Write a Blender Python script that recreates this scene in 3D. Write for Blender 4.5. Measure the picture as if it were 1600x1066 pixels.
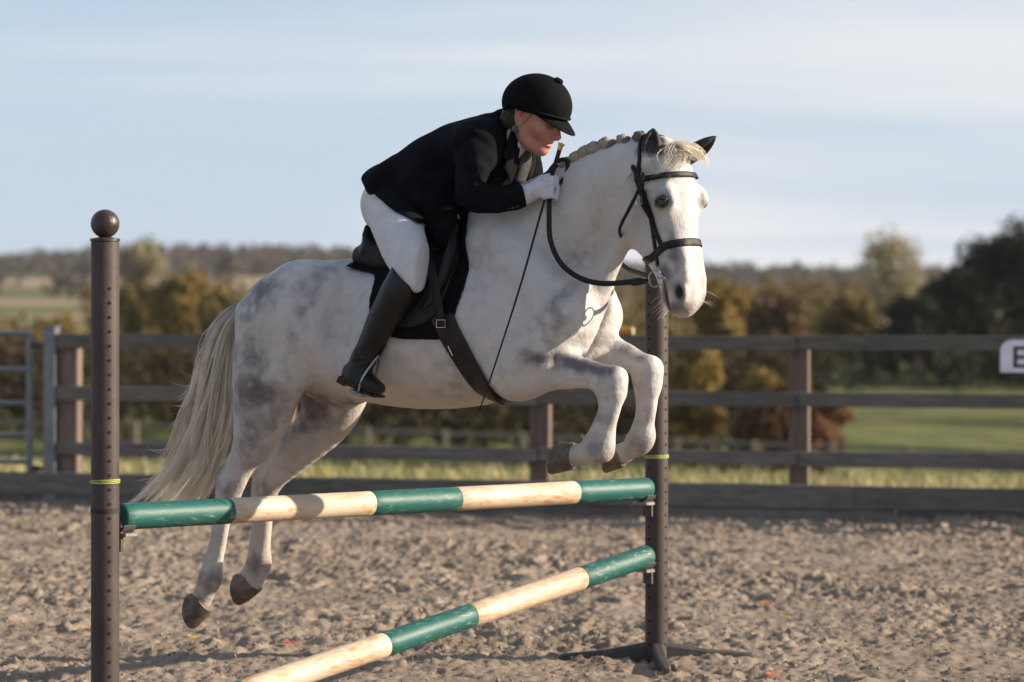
import bpy, math, random
import numpy as np
from mathutils import Vector, Matrix, noise as mnoise

for _o in list(bpy.data.objects):
    bpy.data.objects.remove(_o, do_unlink=True)
scene = bpy.context.scene
COL = scene.collection
rad = math.radians

# ------------------------------------------------------------------ camera
FPX = 4180.0            # focal length in pixels of a 1600 px wide picture
HORIZON = 480.0         # picture row of the horizon
CAM_H = 1.53
cam_data = bpy.data.cameras.new('camera')
cam = bpy.data.objects.new('camera', cam_data)
COL.objects.link(cam)
cam.location = (0, 0, CAM_H)
cam.rotation_euler = (rad(90), 0, 0)
cam_data.sensor_width = 36.0
cam_data.lens = 36.0 * FPX / 1600.0
cam_data.shift_y = -(533 - HORIZON) / 1600.0
cam_data.clip_start = 0.1
cam_data.clip_end = 9000
cam_data.dof.use_dof = True
cam_data.dof.focus_distance = 10.05
cam_data.dof.aperture_fstop = 2.4
scene.camera = cam

# ------------------------------------------------------------------ sun, sky, exposure
SUN_AZ = rad(1)         # towards the camera from straight right
SUN_EL = rad(20.5)
to_sun = Vector((math.cos(SUN_AZ) * math.cos(SUN_EL), -math.sin(SUN_AZ) * math.cos(SUN_EL), math.sin(SUN_EL)))
sun_data = bpy.data.lights.new('sun', 'SUN')
sun_data.energy = 5.0
sun_data.angle = rad(0.6)
sun_data.color = (1.0, 0.86, 0.68)
sun = bpy.data.objects.new('sun', sun_data)
COL.objects.link(sun)
sun.rotation_euler = (-to_sun).to_track_quat('-Z', 'Y').to_euler()
sun.location = to_sun * 50

world = bpy.data.worlds.new('World')
scene.world = world
world.use_nodes = True
wn, wl = world.node_tree.nodes, world.node_tree.links
wn.clear()
w_out = wn.new('ShaderNodeOutputWorld')
w_bg = wn.new('ShaderNodeBackground')
w_sky = wn.new('ShaderNodeTexSky')
w_sky.sky_type = 'NISHITA'
w_sky.sun_disc = False
w_sky.sun_elevation = SUN_EL
w_sky.sun_rotation = math.atan2(to_sun.x, to_sun.y)
w_sky.air_density = 1.0
w_sky.dust_density = 0.6
w_sky.ozone_density = 1.2
w_bg.inputs['Strength'].default_value = 0.067
# thin streaks of high cloud over the whole sky
w_tc = wn.new('ShaderNodeTexCoord')
w_sep = wn.new('ShaderNodeSeparateXYZ')
wl.new(w_tc.outputs['Generated'], w_sep.inputs[0])
w_h = wn.new('ShaderNodeMath'); w_h.operation = 'ADD'; w_h.inputs[1].default_value = 0.16
w_abs = wn.new('ShaderNodeMath'); w_abs.operation = 'ABSOLUTE'
wl.new(w_sep.outputs[2], w_abs.inputs[0]); wl.new(w_abs.outputs[0], w_h.inputs[0])
w_dx = wn.new('ShaderNodeMath'); w_dx.operation = 'DIVIDE'
w_dy = wn.new('ShaderNodeMath'); w_dy.operation = 'DIVIDE'
wl.new(w_sep.outputs[0], w_dx.inputs[0]); wl.new(w_h.outputs[0], w_dx.inputs[1])
wl.new(w_sep.outputs[1], w_dy.inputs[0]); wl.new(w_h.outputs[0], w_dy.inputs[1])
w_cmb = wn.new('ShaderNodeCombineXYZ')
wl.new(w_dx.outputs[0], w_cmb.inputs[0]); wl.new(w_dy.outputs[0], w_cmb.inputs[1])
w_map = wn.new('ShaderNodeMapping')
w_map.inputs['Rotation'].default_value = (0, 0, rad(24))
w_map.inputs['Scale'].default_value = (0.34, 1.0, 1)
w_map.inputs['Location'].default_value = (7.7, 8.8, 0)
wl.new(w_cmb.outputs[0], w_map.inputs[0])
w_no = wn.new('ShaderNodeTexNoise')
w_no.inputs['Scale'].default_value = 1.0
w_no.inputs['Detail'].default_value = 6
w_no.inputs['Roughness'].default_value = 0.52
w_no.inputs['Distortion'].default_value = 0.35
wl.new(w_map.outputs[0], w_no.inputs['Vector'])
w_rmp = wn.new('ShaderNodeMapRange')
w_rmp.interpolation_type = 'SMOOTHSTEP'
w_rmp.inputs['From Min'].default_value = 0.42
w_rmp.inputs['From Max'].default_value = 0.74
w_rmp.inputs['To Min'].default_value = 0.0
w_rmp.inputs['To Max'].default_value = 1.0
wl.new(w_no.outputs['Fac'], w_rmp.inputs['Value'])
w_mix = wn.new('ShaderNodeMixRGB')
w_tone = wn.new('ShaderNodeMixRGB')
w_tone.inputs['Color1'].default_value = (4.75, 5.8, 7.4, 1)
w_tone.inputs['Color2'].default_value = (7.5, 7.5, 7.8, 1)
wl.new(w_rmp.outputs[0], w_tone.inputs['Fac'])
wl.new(w_tone.outputs[0], w_mix.inputs['Color2'])
# the veil of haze and cirrus thins towards the zenith
w_ze = wn.new('ShaderNodeMath'); w_ze.operation = 'MULTIPLY'; w_ze.inputs[1].default_value = -2.6
w_ex = wn.new('ShaderNodeMath'); w_ex.operation = 'EXPONENT'
w_ma = wn.new('ShaderNodeMath'); w_ma.operation = 'MULTIPLY_ADD'; w_ma.inputs[1].default_value = 0.66; w_ma.inputs[2].default_value = 0.34
w_fm = wn.new('ShaderNodeMath'); w_fm.operation = 'MULTIPLY'
wl.new(w_abs.outputs[0], w_ze.inputs[0]); wl.new(w_ze.outputs[0], w_ex.inputs[0]); wl.new(w_ex.outputs[0], w_ma.inputs[0])
w_vl = wn.new('ShaderNodeMath'); w_vl.operation = 'MULTIPLY_ADD'; w_vl.inputs[1].default_value = 0.14; w_vl.inputs[2].default_value = 0.84
wl.new(w_rmp.outputs[0], w_vl.inputs[0])
wl.new(w_ma.outputs[0], w_fm.inputs[0]); wl.new(w_vl.outputs[0], w_fm.inputs[1])
wl.new(w_fm.outputs[0], w_mix.inputs['Fac'])
wl.new(w_sky.outputs[0], w_mix.inputs['Color1'])
wl.new(w_mix.outputs[0], w_bg.inputs['Color'])
wl.new(w_bg.outputs[0], w_out.inputs['Surface'])

scene.view_settings.view_transform = 'Standard'
scene.view_settings.look = 'None'
scene.view_settings.exposure = 0.84
scene.view_settings.gamma = 1.0
scene.view_settings.use_curve_mapping = False
scene.render.engine = 'CYCLES'
scene.cycles.use_denoising = True
scene.cycles.max_bounces = 6
scene.cycles.transparent_max_bounces = 6

# ------------------------------------------------------------------ small helpers
def px(u, v, d):
    """world point seen at picture (u, v) when it stands d metres away"""
    return Vector(((u - 800.0) / FPX * d, d, CAM_H - (v - HORIZON) / FPX * d))

def tag(o, label=None, cat=None, group=None, kind=None):
    if label: o['label'] = label
    if cat: o['category'] = cat
    if group: o['group'] = group
    if kind: o['kind'] = kind
    return o

def empty(name, loc=(0, 0, 0), rz=0.0):
    o = bpy.data.objects.new(name, None)
    COL.objects.link(o)
    o.location = loc
    o.rotation_euler = (0, 0, rz)
    o.empty_display_size = 0.2
    return o

def link(name, me, mat=None, parent=None):
    """mesh given in world coordinates, hung under its parent without moving"""
    o = bpy.data.objects.new(name, me)
    COL.objects.link(o)
    if mat is not None and not me.materials:
        me.materials.append(mat)
    if parent is not None:
        o.parent = parent
        o.matrix_parent_inverse = world_of(parent).inverted()
    return o

def world_of(o):
    m = Matrix.LocRotScale(o.location, o.rotation_euler, o.scale)
    if o.parent is not None:
        m = world_of(o.parent) @ o.matrix_parent_inverse @ m
    return m

def mesh_np(name, V, F, smooth=True):
    """F: (n,4) or (n,3) int array or a list of tuples"""
    me = bpy.data.meshes.new(name)
    V = np.asarray(V, dtype=np.float64)
    if isinstance(F, np.ndarray):
        n, k = F.shape
        me.vertices.add(len(V))
        me.vertices.foreach_set('co', V.astype(np.float32).ravel())
        me.loops.add(n * k)
        me.loops.foreach_set('vertex_index', F.astype(np.int32).ravel())
        me.polygons.add(n)
        me.polygons.foreach_set('loop_start', np.arange(0, n * k, k, dtype=np.int32))
        me.polygons.foreach_set('loop_total', np.full(n, k, dtype=np.int32))
        me.update(calc_edges=True)
    else:
        me.from_pydata([tuple(v) for v in V], [], [tuple(f) for f in F])
        me.update()
    if smooth:
        me.polygons.foreach_set('use_smooth', np.ones(len(me.polygons), dtype=bool))
    return me

def set_attr(me, name, vals):
    a = me.attributes.new(name, 'FLOAT', 'POINT')
    a.data.foreach_set('value', np.asarray(vals, dtype=np.float32))

def set_col(me, name, rgb):
    a = me.attributes.new(name, 'FLOAT_COLOR', 'POINT')
    rgba = np.ones((len(rgb), 4), dtype=np.float32)
    rgba[:, :3] = rgb
    a.data.foreach_set('color', rgba.ravel())

class MB:
    """collects simple shapes in world coordinates into one mesh"""
    def __init__(self):
        self.v = []; self.f = []
    def add(self, vs, fs):
        n = len(self.v)
        self.v += [tuple(x) for x in vs]
        self.f += [tuple(i + n for i in f) for f in fs]
    def box(self, c, size, rot=None, bev=0.0):
        hx, hy, hz = size[0] / 2, size[1] / 2, size[2] / 2
        if bev <= 0:
            vs = [Vector((x * hx, y * hy, z * hz)) for z in (-1, 1) for y in (-1, 1) for x in (-1, 1)]
            fs = [(0, 2, 3, 1), (4, 5, 7, 6), (0, 1, 5, 4), (2, 6, 7, 3), (0, 4, 6, 2), (1, 3, 7, 5)]
        else:
            b = bev
            vs = []; fs = []
            def ring(z, ix, iy):
                i = len(vs)
                for (sx, sy, k) in ((1, -1, 0), (1, 1, 1), (-1, 1, 0), (-1, -1, 1)):
                    if k == 0:
                        vs.append(Vector((sx * (ix - b), sy * iy, z))) if sx * sy > 0 else vs.append(Vector((sx * (ix - b), sy * iy, z)))
                        vs.append(Vector((sx * ix, sy * (iy - b), z)))
                    else:
                        vs.append(Vector((sx * ix, sy * (iy - b), z)))
                        vs.append(Vector((sx * (ix - b), sy * iy, z)))
                return i
            r0 = ring(-hz, hx - b, hy - b); r1 = ring(-hz + b, hx, hy); r2 = ring(hz - b, hx, hy); r3 = ring(hz, hx - b, hy - b)
            for a_, b_ in ((r0, r1), (r1, r2), (r2, r3)):
                for k in range(8):
                    fs.append((a_ + k, a_ + (k + 1) % 8, b_ + (k + 1) % 8, b_ + k))
            fs.append(tuple(r3 + k for k in range(8))); fs.append(tuple(r0 + 7 - k for k in range(8)))
        R = rot if rot is not None else Matrix.Identity(3)
        c = Vector(c)
        self.add([R @ v + c for v in vs], fs)
    def tube(self, pts, rr, n=12, flat=None, caps=True):
        """pts: polyline, rr: radius or list, flat=(axis vector, factor) squashes the section along that axis"""
        pts = [Vector(p) for p in pts]
        if not hasattr(rr, '__len__'): rr = [rr] * len(pts)
        vs = []; fs = []
        prev = None
        for i, p in enumerate(pts):
            t = (pts[min(i + 1, len(pts) - 1)] - pts[max(i - 1, 0)])
            if t.length < 1e-9: t = Vector((0, 0, 1))
            t.normalize()
            if prev is None:
                a = Vector((0, 0, 1)) if abs(t.z) < 0.9 else Vector((1, 0, 0))
                if flat is not None: a = Vector(flat[0])
                s = (a - t * a.dot(t)).normalized()
            else:
                if flat is not None:
                    a = Vector(flat[0]); s = a - t * a.dot(t)
                    s = s.normalized() if s.length > 1e-4 else prev
                else:
                    s = (prev - t * prev.dot(t)).normalized()
            prev = s
            w = t.cross(s)
            k = flat[1] if flat is not None else 1.0
            for j in range(n):
                an = 2 * math.pi * j / n
                vs.append(p + s * (math.cos(an) * rr[i] * k) + w * (math.sin(an) * rr[i]))
        m = len(pts)
        for i in range(m - 1):
            for j in range(n):
                fs.append((i * n + j, i * n + (j + 1) % n, (i + 1) * n + (j + 1) % n, (i + 1) * n + j))
        if caps:
            fs.append(tuple(reversed(range(n)))); fs.append(tuple((m - 1) * n + j for j in range(n)))
        self.add(vs, fs)
    def lathe(self, prof, base, axis=(0, 0, 1), n=24):
        """prof: [(radius, height)] turned about an axis through base"""
        ax = Vector(axis).normalized()
        a = Vector((1, 0, 0)) if abs(ax.x) < 0.9 else Vector((0, 1, 0))
        s = (a - ax * a.dot(ax)).normalized(); w = ax.cross(s)
        base = Vector(base)
        vs = []; fs = []
        for (r, h) in prof:
            for j in range(n):
                an = 2 * math.pi * j / n
                vs.append(base + ax * h + (s * math.cos(an) + w * math.sin(an)) * max(r, 1e-5))
        for i in range(len(prof) - 1):
            for j in range(n):
                fs.append((i * n + j, i * n + (j + 1) % n, (i + 1) * n + (j + 1) % n, (i + 1) * n + j))
        fs.append(tuple(reversed(range(n)))); fs.append(tuple((len(prof) - 1) * n + j for j in range(n)))
        self.add(vs, fs)
    def mesh(self, name, smooth=False, angle=None):
        me = bpy.data.meshes.new(name)
        me.from_pydata(self.v, [], self.f)
        me.update()
        if smooth:
            me.polygons.foreach_set('use_smooth', np.ones(len(me.polygons), dtype=bool))
            if angle is not None:
                try: me.set_sharp_from_angle(angle=rad(angle))
                except Exception: pass
        return me
    def build(self, name, mat, parent=None, smooth=False, angle=35):
        return link(name, self.mesh(name, smooth, angle), mat, parent)

def catmull(P, n=6):
    """smooth polyline through points (arrays of any width)"""
    P = np.asarray(P, dtype=float)
    out = []
    m = len(P)
    for i in range(m - 1):
        p0 = P[max(i - 1, 0)]; p1 = P[i]; p2 = P[i + 1]; p3 = P[min(i + 2, m - 1)]
        for k in range(n):
            t = k / n
            out.append(0.5 * ((2 * p1) + (-p0 + p2) * t + (2 * p0 - 5 * p1 + 4 * p2 - p3) * t * t + (-p0 + 3 * p1 - 3 * p2 + p3) * t ** 3))
    out.append(P[-1])
    return np.array(out)

# ------------------------------------------------------------------ materials
MATS = {}
def nd(nt, typ, **kw):
    n = nt.nodes.new(typ)
    for k, v in kw.items():
        if k.startswith('_'): setattr(n, k[1:], v)
        else: n.inputs[k.replace('__', ' ')].default_value = v
    return n

def pmat(name, col, rough=0.6, var=0.12, scale=8.0, col2=None, metallic=0.0, bump=0.0, bscale=60.0, sheen=0.0,
         spec=0.5, coat=0.0, stretch=None, detail=5.0, thresh=(0.3, 0.7), objvar=0.0):
    """one procedural material: colour broken up by noise, fine bump"""
    if name in MATS: return MATS[name]
    m = bpy.data.materials.new(name)
    m.use_nodes = True
    nt = m.node_tree; L = nt.links
    b = nt.nodes['Principled BSDF']
    b.inputs['Roughness'].default_value = rough
    b.inputs['Metallic'].default_value = metallic
    b.inputs['Specular IOR Level'].default_value = spec
    if sheen:
        b.inputs['Sheen Weight'].default_value = sheen
        b.inputs['Sheen Roughness'].default_value = 0.5
    if coat:
        b.inputs['Coat Weight'].default_value = coat
        b.inputs['Coat Roughness'].default_value = 0.15
    tc = nd(nt, 'ShaderNodeTexCoord')
    mp = nd(nt, 'ShaderNodeMapping')
    if stretch: mp.inputs['Scale'].default_value = stretch
    L.new(tc.outputs['Object'], mp.inputs[0])
    n1 = nd(nt, 'ShaderNodeTexNoise', Scale=scale, Detail=detail, Roughness=0.6)
    L.new(mp.outputs[0], n1.inputs['Vector'])
    mr = nd(nt, 'ShaderNodeMapRange')
    mr.inputs['From Min'].default_value = thresh[0]; mr.inputs['From Max'].default_value = thresh[1]
    L.new(n1.outputs['Fac'], mr.inputs['Value'])
    mx = nd(nt, 'ShaderNodeMixRGB')
    c = np.array(col)
    c2 = np.array(col2) if col2 is not None else c * (1 - 2 * var)
    c1 = c if col2 is not None else np.minimum(c * (1 + var), 1)
    mx.inputs['Color1'].default_value = (*c1, 1); mx.inputs['Color2'].default_value = (*c2, 1)
    L.new(mr.outputs[0], mx.inputs['Fac'])
    if objvar:
        oi = nd(nt, 'ShaderNodeObjectInfo'); orr = nd(nt, 'ShaderNodeMapRange'); orr.inputs['To Min'].default_value = 1 - objvar; orr.inputs['To Max'].default_value = 1 + objvar
        L.new(oi.outputs['Random'], orr.inputs['Value'])
        hs_ = nd(nt, 'ShaderNodeHueSaturation'); L.new(mx.outputs[0], hs_.inputs['Color']); L.new(orr.outputs[0], hs_.inputs['Value'])
        L.new(hs_.outputs[0], b.inputs['Base Color'])
    else:
        L.new(mx.outputs[0], b.inputs['Base Color'])
    if bump:
        n2 = nd(nt, 'ShaderNodeTexNoise', Scale=bscale, Detail=4.0, Roughness=0.6)
        L.new(mp.outputs[0], n2.inputs['Vector'])
        bp = nd(nt, 'ShaderNodeBump', Strength=bump, Distance=0.01)
        L.new(n2.outputs['Fac'], bp.inputs['Height'])
        L.new(bp.outputs[0], b.inputs['Normal'])
    MATS[name] = m
    return m
# ------------------------------------------------------------------ implicit surfaces (for the living things and tack)
class Shape:
    """an ordered list of blended implicit solids that can be sampled on any grid"""
    def __init__(self):
        self.ops = []
    def _put(self, op, fn, lo, hi, k):
        self.ops.append((op, fn, np.array(lo) - k - 0.02, np.array(hi) + k + 0.02, k))
    def sweep(self, pts, k=0.03, op='add', frame=None, sub=3, grow=0.0):
        """pts rows: x, y, z, radius, ratio (section stretched by ratio along the frame's y)"""
        A = catmull(np.array(pts, dtype=float), sub) if len(pts) > 2 else np.array(pts, dtype=float)
        if grow: A = A.copy(); A[:, 3] += grow
        R, O = frame if frame is not None else (np.eye(3), np.zeros(3))
        R = np.asarray(R); O = np.asarray(O)
        rm = (A[:, 3] * np.maximum(1, A[:, 4]))[:, None]
        G = A[:, :3] @ R.T + O
        lo, hi = (G - rm).min(0), (G + rm).max(0)
        ident = frame is None
        def fn(X, Y, Z):
            if ident: x, y, z = X, Y, Z
            else:
                dx, dy, dz = X - O[0], Y - O[1], Z - O[2]
                x = dx * R[0, 0] + dy * R[1, 0] + dz * R[2, 0]
                y = dx * R[0, 1] + dy * R[1, 1] + dz * R[2, 1]
                z = dx * R[0, 2] + dy * R[1, 2] + dz * R[2, 2]
            out = None
            for a, b in zip(A[:-1], A[1:]):
                e = b[:3] - a[:3]
                q = float(e @ e) + 1e-12
                t = np.clip(((x - a[0]) * e[0] + (y - a[1]) * e[1] + (z - a[2]) * e[2]) / q, 0, 1)
                ox = x - a[0] - t * e[0]; oy = y - a[1] - t * e[1]; oz = z - a[2] - t * e[2]
                rr = a[3] + (b[3] - a[3]) * t
                w = a[4] + (b[4] - a[4]) * t
                d = np.sqrt(ox * ox + oz * oz + (oy / w) ** 2) - rr
                out = d if out is None else np.minimum(out, d)
            return out
        self._put(op, fn, lo, hi, k)
    def ell(self, c, r, k=0.03, op='add', frame=None):
        R, O = frame if frame is not None else (np.eye(3), np.zeros(3))
        R = np.asarray(R); O = np.asarray(O)
        c = np.asarray(c, float); r = np.asarray(r, float)
        g = R @ c + O
        def fn(X, Y, Z):
            dx, dy, dz = X - g[0], Y - g[1], Z - g[2]
            x = (dx * R[0, 0] + dy * R[1, 0] + dz * R[2, 0]) / r[0]
            y = (dx * R[0, 1] + dy * R[1, 1] + dz * R[2, 1]) / r[1]
            z = (dx * R[0, 2] + dy * R[1, 2] + dz * R[2, 2]) / r[2]
            return (np.sqrt(x * x + y * y + z * z) - 1.0) * r.min()
        m = r.max()
        self._put(op, fn, g - m, g + m, k)
    def disp(self, fn, lo, hi):
        self._put('disp', fn, lo, hi, 0.0)
    def field(self, lo, hi, h):
        lo = np.asarray(lo, float); hi = np.asarray(hi, float)
        n = np.ceil((hi - lo) / h).astype(int) + 1
        ax = [(lo[i] + h * np.arange(n[i])).astype(np.float32) for i in range(3)]
        arr = np.full(tuple(n), 0.5, dtype=np.float32)
        for op, fn, l, u, k in self.ops:
            i0 = np.clip(np.floor((l - lo) / h).astype(int), 0, n)
            i1 = np.clip(np.ceil((u - lo) / h).astype(int) + 1, 0, n)
            if (i1 <= i0).any(): continue
            sl = tuple(slice(a, b) for a, b in zip(i0, i1))
            d = fn(ax[0][sl[0]][:, None, None], ax[1][sl[1]][None, :, None], ax[2][sl[2]][None, None, :]).astype(np.float32)
            a = arr[sl]
            if op == 'disp':
                arr[sl] = a + d
            elif op == 'add':
                hh = np.maximum(k - np.abs(a - d), 0) / max(k, 1e-6)
                arr[sl] = np.minimum(a, d) - hh * hh * (k * 0.25)
            else:
                d = -d
                hh = np.maximum(k - np.abs(a - d), 0) / max(k, 1e-6)
                arr[sl] = np.maximum(a, d) + hh * hh * (k * 0.25)
        return arr, ax

def nets(arr, ax, relax=1):
    """surface nets: the zero level of a sampled field as quads"""
    h = float(ax[0][1] - ax[0][0])
    arr = arr.copy()
    for i in range(3):
        s = [slice(None)] * 3
        s[i] = 0; arr[tuple(s)] = np.maximum(arr[tuple(s)], 1e-3)
        s[i] = -1; arr[tuple(s)] = np.maximum(arr[tuple(s)], 1e-3)
    S = arr < 0
    c = np.zeros(tuple(n - 1 for n in S.shape), dtype=np.int8)
    for a in (0, 1):
        for b in (0, 1):
            for d in (0, 1):
                c += S[a:S.shape[0] - 1 + a, b:S.shape[1] - 1 + b, d:S.shape[2] - 1 + d]
    act = (c > 0) & (c < 8)
    I = np.argwhere(act)
    idx = np.full(c.shape, -1, dtype=np.int32)
    idx[act] = np.arange(len(I))
    P = np.zeros((len(I), 3)); W = np.zeros(len(I))
    corner = [(a, b, d) for a in (0, 1) for b in (0, 1) for d in (0, 1)]
    vals = {q: arr[I[:, 0] + q[0], I[:, 1] + q[1], I[:, 2] + q[2]] for q in corner}
    for q in corner:
        for i in range(3):
            if q[i] == 0:
                r = list(q); r[i] = 1; r = tuple(r)
                v0, v1 = vals[q], vals[r]
                cr = (v0 < 0) != (v1 < 0)
                t = np.where(cr, v0 / np.where(cr, v0 - v1, 1), 0)
                for j in range(3):
                    P[:, j] += np.where(cr, q[j] + (t if j == i else 0), 0)
                W += cr
    P = I + P / W[:, None]
    V = P * h + np.array([ax[0][0], ax[1][0], ax[2][0]])
    F = []
    for i in range(3):
        j, k = (i + 1) % 3, (i + 2) % 3
        sa = [slice(None)] * 3; sb = [slice(None)] * 3
        sa[i] = slice(0, -1); sb[i] = slice(1, None)
        A, B = S[tuple(sa)], S[tuple(sb)]
        E = np.argwhere(A != B)
        ok = (E[:, j] > 0) & (E[:, k] > 0) & (E[:, j] < S.shape[j] - 1) & (E[:, k] < S.shape[k] - 1)
        E = E[ok]
        inside = A[E[:, 0], E[:, 1], E[:, 2]]
        def at(dj, dk):
            Q = E.copy(); Q[:, j] += dj; Q[:, k] += dk
            return idx[Q[:, 0], Q[:, 1], Q[:, 2]]
        q = np.stack([at(-1, -1), at(0, -1), at(0, 0), at(-1, 0)], 1)
        q[~inside] = q[~inside][:, ::-1]
        F.append(q)
    F = np.concatenate(F)
    F = F[(F >= 0).all(1)]
    for _ in range(relax):
        acc = np.zeros_like(V); cnt = np.zeros(len(V))
        for a, b in ((0, 1), (1, 2), (2, 3), (3, 0)):
            for s, d in ((a, b), (b, a)):
                for j in range(3):
                    acc[:, j] += np.bincount(F[:, s], weights=V[F[:, d], j], minlength=len(V))
                cnt += np.bincount(F[:, s], minlength=len(V))
        V = V * 0.4 + 0.6 * acc / np.maximum(cnt, 1)[:, None]
    return V, F

def trilin(arr, ax, P):
    h = float(ax[0][1] - ax[0][0])
    Q = (P - np.array([ax[0][0], ax[1][0], ax[2][0]])) / h
    Q = np.clip(Q, 0, np.array(arr.shape) - 1.001)
    i = Q.astype(int); f = Q - i
    out = 0
    for a in (0, 1):
        for b in (0, 1):
            for c in (0, 1):
                w = (f[:, 0] if a else 1 - f[:, 0]) * (f[:, 1] if b else 1 - f[:, 1]) * (f[:, 2] if c else 1 - f[:, 2])
                out = out + w * arr[i[:, 0] + a, i[:, 1] + b, i[:, 2] + c]
    return out

def poly2(X, Z, pts):
    """signed distance to a polygon in the (x, z) plane"""
    pts = np.asarray(pts, float)
    d = None; inside = np.zeros(np.broadcast(X, Z).shape, bool)
    for a, b in zip(pts, np.roll(pts, -1, 0)):
        e = b - a
        t = np.clip(((X - a[0]) * e[0] + (Z - a[1]) * e[1]) / (e @ e + 1e-12), 0, 1)
        q = (X - a[0] - t * e[0]) ** 2 + (Z - a[1] - t * e[1]) ** 2
        d = q if d is None else np.minimum(d, q)
        cond = ((a[1] > Z) != (b[1] > Z))
        xx = (b[0] - a[0]) * (Z - a[1]) / ((b[1] - a[1]) if abs(b[1] - a[1]) > 1e-9 else 1e-9) + a[0]
        inside ^= cond & (X < xx)
    d = np.sqrt(d)
    return np.where(inside, -d, d)

def vnoise(P, scale, seed=0):
    """cheap value noise, vectorised"""
    Q = np.asarray(P) * scale + seed * 17.31
    i = np.floor(Q).astype(np.int64); f = Q - i
    f = f * f * (3 - 2 * f)
    def hsh(a):
        n = a[:, 0] * 374761393 + a[:, 1] * 668265263 + (a[:, 2] * 2147483647 if a.shape[1] > 2 else 0)
        n = (n ^ (n >> 13)) * 1274126177
        return ((n ^ (n >> 16)) & 0xffff) / 65535.0
    k = Q.shape[1]
    out = 0
    for m in range(2 ** k):
        o = np.array([(m >> j) & 1 for j in range(k)])
        w = np.ones(len(Q))
        for j in range(k):
            w = w * (f[:, j] if o[j] else 1 - f[:, j])
        out = out + w * hsh(i + o)
    return out
# ------------------------------------------------------------------ the ground
FA = np.array([-3.95, 20.63]); FB = np.array([3.58, 18.70])      # two points of the arena fence on plan
FD = (FB - FA) / np.linalg.norm(FB - FA)                          # along the fence, to the right
FN = np.array([FD[1], -FD[0]])                                    # towards the camera
def fpt(a, b):
    """plan point: a metres along the fence from its middle, b metres in front of it"""
    return (FA + FB) / 2 + FD * a + FN * b
def fence_a(u, b=0.0):
    """where along the fence line (offset b) the picture column u falls"""
    k = (u - 800.0) / FPX
    m = (FA + FB) / 2 + FN * b
    # m + a FD = d (k, 1)
    a = (k * m[1] - m[0]) / (FD[0] - k * FD[1])
    return a

def spaced(lo, hi, dlo, dhi, step, grow=1.35, top=6.0):
    mid = list(np.arange(dlo, dhi + step * .5, step))
    left = []; x = dlo; s = step
    while x > lo:
        s = min(s * grow, top); x -= s; left.append(max(x, lo))
    right = []; x = mid[-1]; s = step
    while x < hi:
        s = min(s * grow, top); x += s; right.append(min(x, hi))
    return np.array(left[::-1] + mid + right)

def grid_mesh(name, xs, ys, zfun, tow):
    X, Y = np.meshgrid(xs, ys, indexing='ij')
    P = np.stack([X.ravel(), Y.ravel()], 1)
    Z = zfun(P)
    W = np.concatenate([tow(P), Z[:, None]], 1)
    n, m = len(xs), len(ys)
    i = np.arange(n * m).reshape(n, m)
    F = np.stack([i[:-1, :-1].ravel(), i[1:, :-1].ravel(), i[1:, 1:].ravel(), i[:-1, 1:].ravel()], 1)
    return mesh_np(name, W, F)

rs = np.random.default_rng(3)
prints = [(rs.uniform(-5, 5), rs.uniform(.4, 10.5), rs.uniform(.07, .12), rs.uniform(.018, .040), rs.uniform(0, 6.28)) for _ in range(330)]
def sand_height(P):
    w = np.stack([vnoise(P, 5, 21), vnoise(P, 5, 22)], 1) - .5
    Q = P + w * .10
    h = .028 * (vnoise(P, .9, 1) - .5) + .026 * (vnoise(Q, 2.7, 2) - .5) + .026 * (vnoise(Q, 6.5, 3) - .5)
    n1 = vnoise(Q, 16, 4); n2 = vnoise(Q, 33, 5); n3 = vnoise(Q * np.array([1, .8]), 58, 6)
    rk = .34 + .85 * vnoise(P, .75, 41) * (.5 + vnoise(P, 2.2, 42))      # some stretches lie smoother than others
    h += rk * (.016 * np.clip((n1 - .50) * 2.2, 0, 1) + .015 * np.clip((n2 - .50) * 2.6, 0, 1) + .018 * np.clip((n3 - .45) * 2.4, 0, 1))
    for x, y, r, dp, an in prints:
        sel = (np.abs(P[:, 0] - x) < r * 3) & (np.abs(P[:, 1] - y) < r * 3)
        if not sel.any(): continue
        q = Q[sel] - np.array([x, y])
        ca, sa = math.cos(an), math.sin(an)
        e = np.sqrt(((q[:, 0] * ca + q[:, 1] * sa) / r) ** 2 + ((-q[:, 0] * sa + q[:, 1] * ca) / (r * .75)) ** 2)
        h[sel] += -dp * np.exp(-e ** 4) + dp * .55 * np.exp(-((e - 1.25) / .3) ** 2)
    # sand thrown up against the boards
    h += .03 * np.exp(-np.maximum(P[:, 1], 0) / .25) + .012 * (vnoise(P * np.array([1, 3]), 2.0, 9) - .5)
    return h - .012
sand_me = grid_mesh('arena_sand', spaced(-45, 45, -5.2, 5.2, .014, 1.3, 4), spaced(0.0, 48, .0, 10.6, .020, 1.3, 4), sand_height, lambda P: (FA + FB) / 2 + P[:, :1] * FD + P[:, 1:] * FN)

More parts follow.
